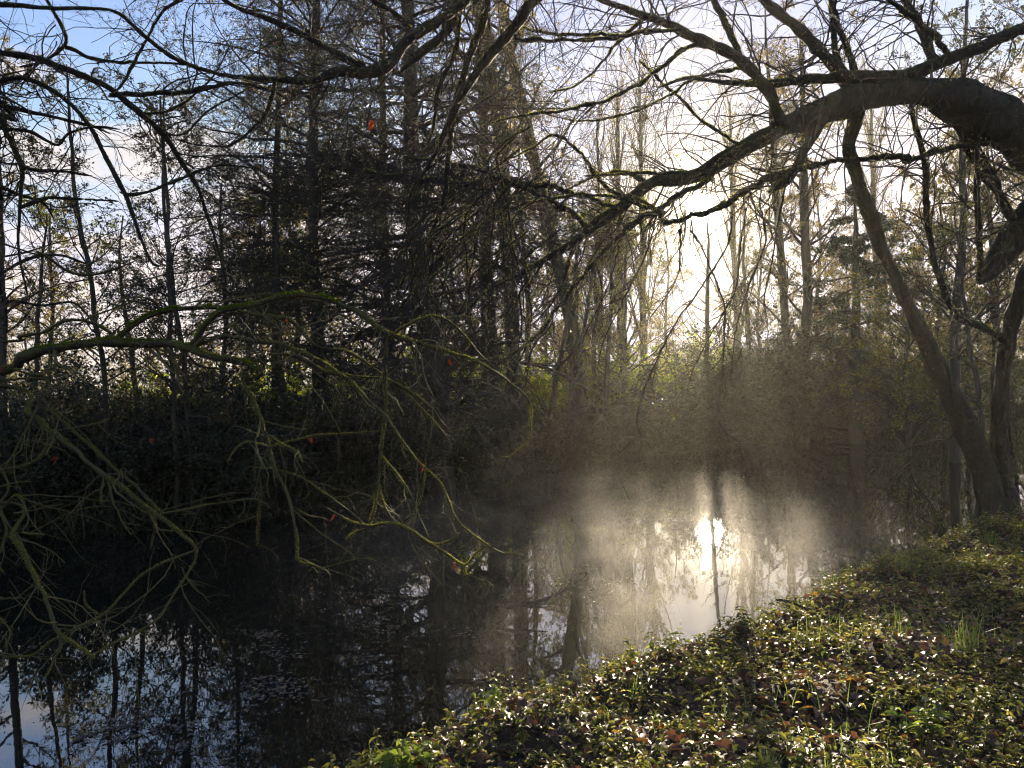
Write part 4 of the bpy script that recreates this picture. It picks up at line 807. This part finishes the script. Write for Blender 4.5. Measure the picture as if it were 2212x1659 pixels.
# scattered single low leaves
xy = scatter(22500, 13, -.35, 1.1); z = ground(xy[:, 0], xy[:, 1]); n = len(xy); a = rng.uniform(0, 6.28, n)
leaves_big(mb, rng, np.stack([xy[:, 0], xy[:, 1], z + rng.uniform(.01, .07, n)], 1), np.stack([np.cos(a), np.sin(a), rng.normal(.05, .3, n)], 1),
           np.stack([rng.normal(0, .28, n), rng.normal(0, .28, n), np.ones(n)], 1), rng.uniform(.018, .05, n), .75, .2)
o = obj('ground_cover', mb.mesh('ground_cover', MAT['cover'])); tag(o, 'low green nettles and ivy covering the near bank', 'ground cover', kind='stuff')
xy = scatter(23000, 13, -.2, 1.0); z = ground(xy[:, 0], xy[:, 1]); n = len(xy); a = rng.uniform(0, 6.28, n); mb = MB()
leaves_big(mb, rng, np.stack([xy[:, 0], xy[:, 1], z + rng.uniform(.004, .03, n)], 1), np.stack([np.cos(a), np.sin(a), rng.normal(0, .25, n)], 1),
           np.stack([rng.normal(0, .35, n), rng.normal(0, .35, n), np.ones(n)], 1), rng.uniform(.04, .10, n), .7, .35)
o = obj('fallen_leaves', mb.mesh('fallen_leaves', MAT['litter'])); tag(o, 'brown autumn leaves lying between the green plants', 'fallen leaves', kind='stuff')
# grass
def blades(mb, xy, h, w_, spread):
    n = len(xy); z = ground(xy[:, 0], xy[:, 1]); b = np.stack([xy[:, 0], xy[:, 1], z - .01], 1)
    a = rng.uniform(0, 6.28, n); dirn = np.stack([np.cos(a), np.sin(a), np.zeros(n)], 1); hh = rng.uniform(*h, n)[:, None]; sp = rng.uniform(.2, 1, n)[:, None] * spread
    side = np.stack([-np.sin(a), np.cos(a), np.zeros(n)], 1) * w_; upv = np.array([[0, 0, 1.0]])
    rows = []
    for t, ww in ((0, 1), (.35, 1), (.7, .7), (1, .08)):
        c = b + upv * hh * (t - .35 * sp * t * t) + dirn * hh * sp * t * t * .8
        rows += [c - side * ww, c + side * ww]
    v = np.stack(rows, 1); i = np.arange(n)[:, None] * 8
    mb.add(v, np.concatenate([i + [[0, 1, 3, 2]], i + [[2, 3, 5, 4]], i + [[4, 5, 7, 6]]], 0))
mb = MB(); xy = scatter(6500, 12, -.3, 1.0); k = clump(xy[:, 0], xy[:, 1], 2.3, 4.4) > .0; blades(mb, xy[k], (.07, .24), .0022, 1.0)
o = obj('grass', mb.mesh('grass', MAT['grass'])); tag(o, 'thin grass blades growing through the ground cover', 'grass', kind='stuff')
def tuft(px, py, lab, n=38, h=(.12, .3)):
    mb = MB(); g0 = G(px, py, .9); xy = g0[None, :2] + rng.normal(0, .035, (n, 2)); blades(mb, xy, h, .003, .8)
    o = obj('grass_tuft', mb.mesh('grass_tuft', MAT['grass'])); tag(o, lab, 'grass tuft', 'grass tufts on the near bank')
tuft(2090, 1400, 'tall upright tuft of grass at the right side of the bank'); tuft(1375, 1440, 'tuft of grass near the middle of the bank', 26, (.08, .2))
tuft(1950, 1200, 'bright grass tuft close to the water edge at the twin stems', 50, (.1, .22)); tuft(1660, 1640, 'low sprawling grass tuft at the bottom of the bank', 30, (.08, .18))
tuft(2140, 1140, 'bright grass tuft at the foot of the twin stems', 60, (.1, .25))
def leafy(px, py, lab, n, size, h, m='fresh', cat='plant', z=.8):
    g0 = G(px, py, z); mb = MB(); xy = g0[None, :2] + rng.normal(0, .045, (n, 2)); plantlets(mb, xy, h[0], h[1], 3, size)
    o = obj('leafy_plant', mb.mesh('leafy_plant', MAT[m])); tag(o, lab, cat, 'young leafy plants on the near bank')
leafy(1050, 1520, 'bright green broad leaved plant on the edge of the bank above the water', 9, .085, (.18, .34), z=.75)
leafy(1980, 1540, 'leafy plant with pale tops in the right half of the bank', 8, .075, (.1, .22), z=.95)
leafy(880, 1660, 'yellow green leafy clump at the lower end of the bank', 12, .06, (.1, .2), z=.85)
leafy(1800, 1225, 'leafy clump on the bank edge near the trees', 8, .06, (.1, .24), z=.85)
# fallen stick
sy = 6.25; sx = float(np.interp(sy, by, bx)) + .22; sz = float(ground(sx, sy))
c = catmull(np.array([(sx - .02, sy, sz + 0.19, .008), (sx + .08, sy - .03, sz + 0.18, .012), (sx + .2, sy - .06, sz + 0.13, .013), (sx + .34, sy - .12, sz + 0.11, .009)]), 14)
mb = MB(); tubes(mb, c[None, :, :3], c[None, :, 3], 8, rng, .12); o = obj('fallen_stick', mb.mesh('fallen_stick', MAT['bark_near'])); tag(o, 'short dark stick lying across the plants at the bank edge', 'stick')

# leaves afloat on the water
pos = []
for px, py, sx, sy, n in ((500, 1500, 230, 30, 260), (420, 1430, 120, 18, 90), (330, 1590, 200, 35, 240), (150, 1610, 120, 20, 90), (620, 1440, 200, 40, 240), (560, 1370, 60, 8, 60), (760, 1300, 120, 25, 160), (880, 1380, 130, 30, 150), (620, 1640, 150, 20, 120),
                          (560, 1130, 100, 8, 60), (640, 1200, 150, 15, 40), (1280, 1260, 90, 20, 90), (1400, 1130, 130, 20, 70), (1250, 1230, 100, 14, 60), (1500, 985, 160, 6, 60), (1700, 970, 120, 6, 40), (30, 1400, 60, 8, 50), (1000, 1450, 100, 25, 60), (600, 1080, 300, 20, 30), (1350, 1320, 80, 12, 50)):
    n = int(n * 2.6)
    for a, b in zip(rng.normal(px, sx * .6, n), rng.normal(py, sy * .7, n)): pos.append(G(a, b, .004))
pos = np.array(pos); pos = pos[clump(pos[:, 0], pos[:, 1], 3.1, .7) + .6 * clump(pos[:, 0], pos[:, 1], 8.3, 1.7) + rng.normal(0, .12, len(pos)) > .42]; n = len(pos); a = rng.uniform(0, 6.28, n); mb = MB()
leaves_big(mb, rng, pos, np.stack([np.cos(a), np.sin(a), np.zeros(n)], 1), np.stack([rng.normal(0, .05, n), rng.normal(0, .05, n), np.ones(n)], 1), rng.uniform(.015, .06, n), .6, -.05)
o = obj('floating_leaves', mb.mesh('floating_leaves', MAT['float'])); tag(o, 'drifts of pale fallen leaves floating on the dark water', 'floating leaves', kind='stuff')

# ------------------------------------------------------------------ air
def box(name, lo, hi, m):
    x0, y0, z0 = lo; x1, y1, z1 = hi
    mb = MB().add([(x0, y0, z0), (x1, y0, z0), (x1, y1, z0), (x0, y1, z0), (x0, y0, z1), (x1, y0, z1), (x1, y1, z1), (x0, y1, z1)],
                  [[0, 3, 2, 1], [4, 5, 6, 7], [0, 1, 5, 4], [1, 2, 6, 5], [2, 3, 7, 6], [3, 0, 4, 7]])
    return obj(name, mb.mesh(name, m, False))
def haze_m(t, o):
    v = node(t, 'ShaderNodeVolumePrincipled', {'Color': (1, .97, .82, 1), 'Density': 0.00058, 'Anisotropy': 0.58})
    t.links.new(v.outputs[0], o.inputs['Volume'])
hz = box('haze', (-140, -62, -3), (150, 130, 24), mat('pale_haze', haze_m)); tag(hz, 'thin sunlit morning haze filling the air', 'haze', kind='stuff')

def mist_m(t, o):
    tcn = node(t, 'ShaderNodeTexCoord')
    mpn = node(t, 'ShaderNodeMapping', {'Vector': tcn.outputs['Object'], 'Scale': (1, .6, 1.3)})
    n1 = node(t, 'ShaderNodeTexNoise', {'Vector': mpn.outputs[0], 'Scale': .8, 'Detail': 5, 'Distortion': 1.0})
    a = node(t, 'ShaderNodeMapRange', {0: n1.outputs['Fac'], 1: .40, 2: .70, 3: 0, 4: 1})
    sp = node(t, 'ShaderNodeSeparateXYZ', {0: tcn.outputs['Object']})
    zf = node(t, 'ShaderNodeMapRange', {0: sp.outputs['Z'], 1: .0, 2: .9, 3: 1, 4: 0})
    xf = node(t, 'ShaderNodeMath', {0: sp.outputs['X'], 1: 5.0}, operation='DIVIDE'); xx_ = node(t, 'ShaderNodeMath', {0: xf.outputs[0], 1: 2}, operation='POWER')
    yf = node(t, 'ShaderNodeMath', {0: sp.outputs['Y'], 1: 6.3}, operation='DIVIDE'); yy_ = node(t, 'ShaderNodeMath', {0: yf.outputs[0], 1: 2}, operation='POWER')
    rr_ = node(t, 'ShaderNodeMath', {0: xx_.outputs[0], 1: yy_.outputs[0]}, operation='ADD')
    ef = node(t, 'ShaderNodeMapRange', {0: rr_.outputs[0], 1: 0.1, 2: 1.0, 3: 1, 4: 0})
    m1 = node(t, 'ShaderNodeMath', {0: a.outputs[0], 1: zf.outputs[0]}, operation='MULTIPLY')
    m2 = node(t, 'ShaderNodeMath', {0: m1.outputs[0], 1: ef.outputs[0]}, operation='MULTIPLY')
    m3 = node(t, 'ShaderNodeMath', {0: m2.outputs[0], 1: 0.10}, operation='MULTIPLY')
    v = node(t, 'ShaderNodeVolumePrincipled', {'Color': (1, .96, .9, 1), 'Density': m3.outputs[0], 'Anisotropy': 0.6})
    t.links.new(v.outputs[0], o.inputs['Volume'])
ms = box('mist', (-5.1, -6.4, .02), (5.1, 6.4, 1.05), mat('rising_mist', mist_m)); ms.location = (1.0, 12.8, 0)
tag(ms, 'wisps of golden mist rising off the water beneath the sun', 'mist', kind='stuff')
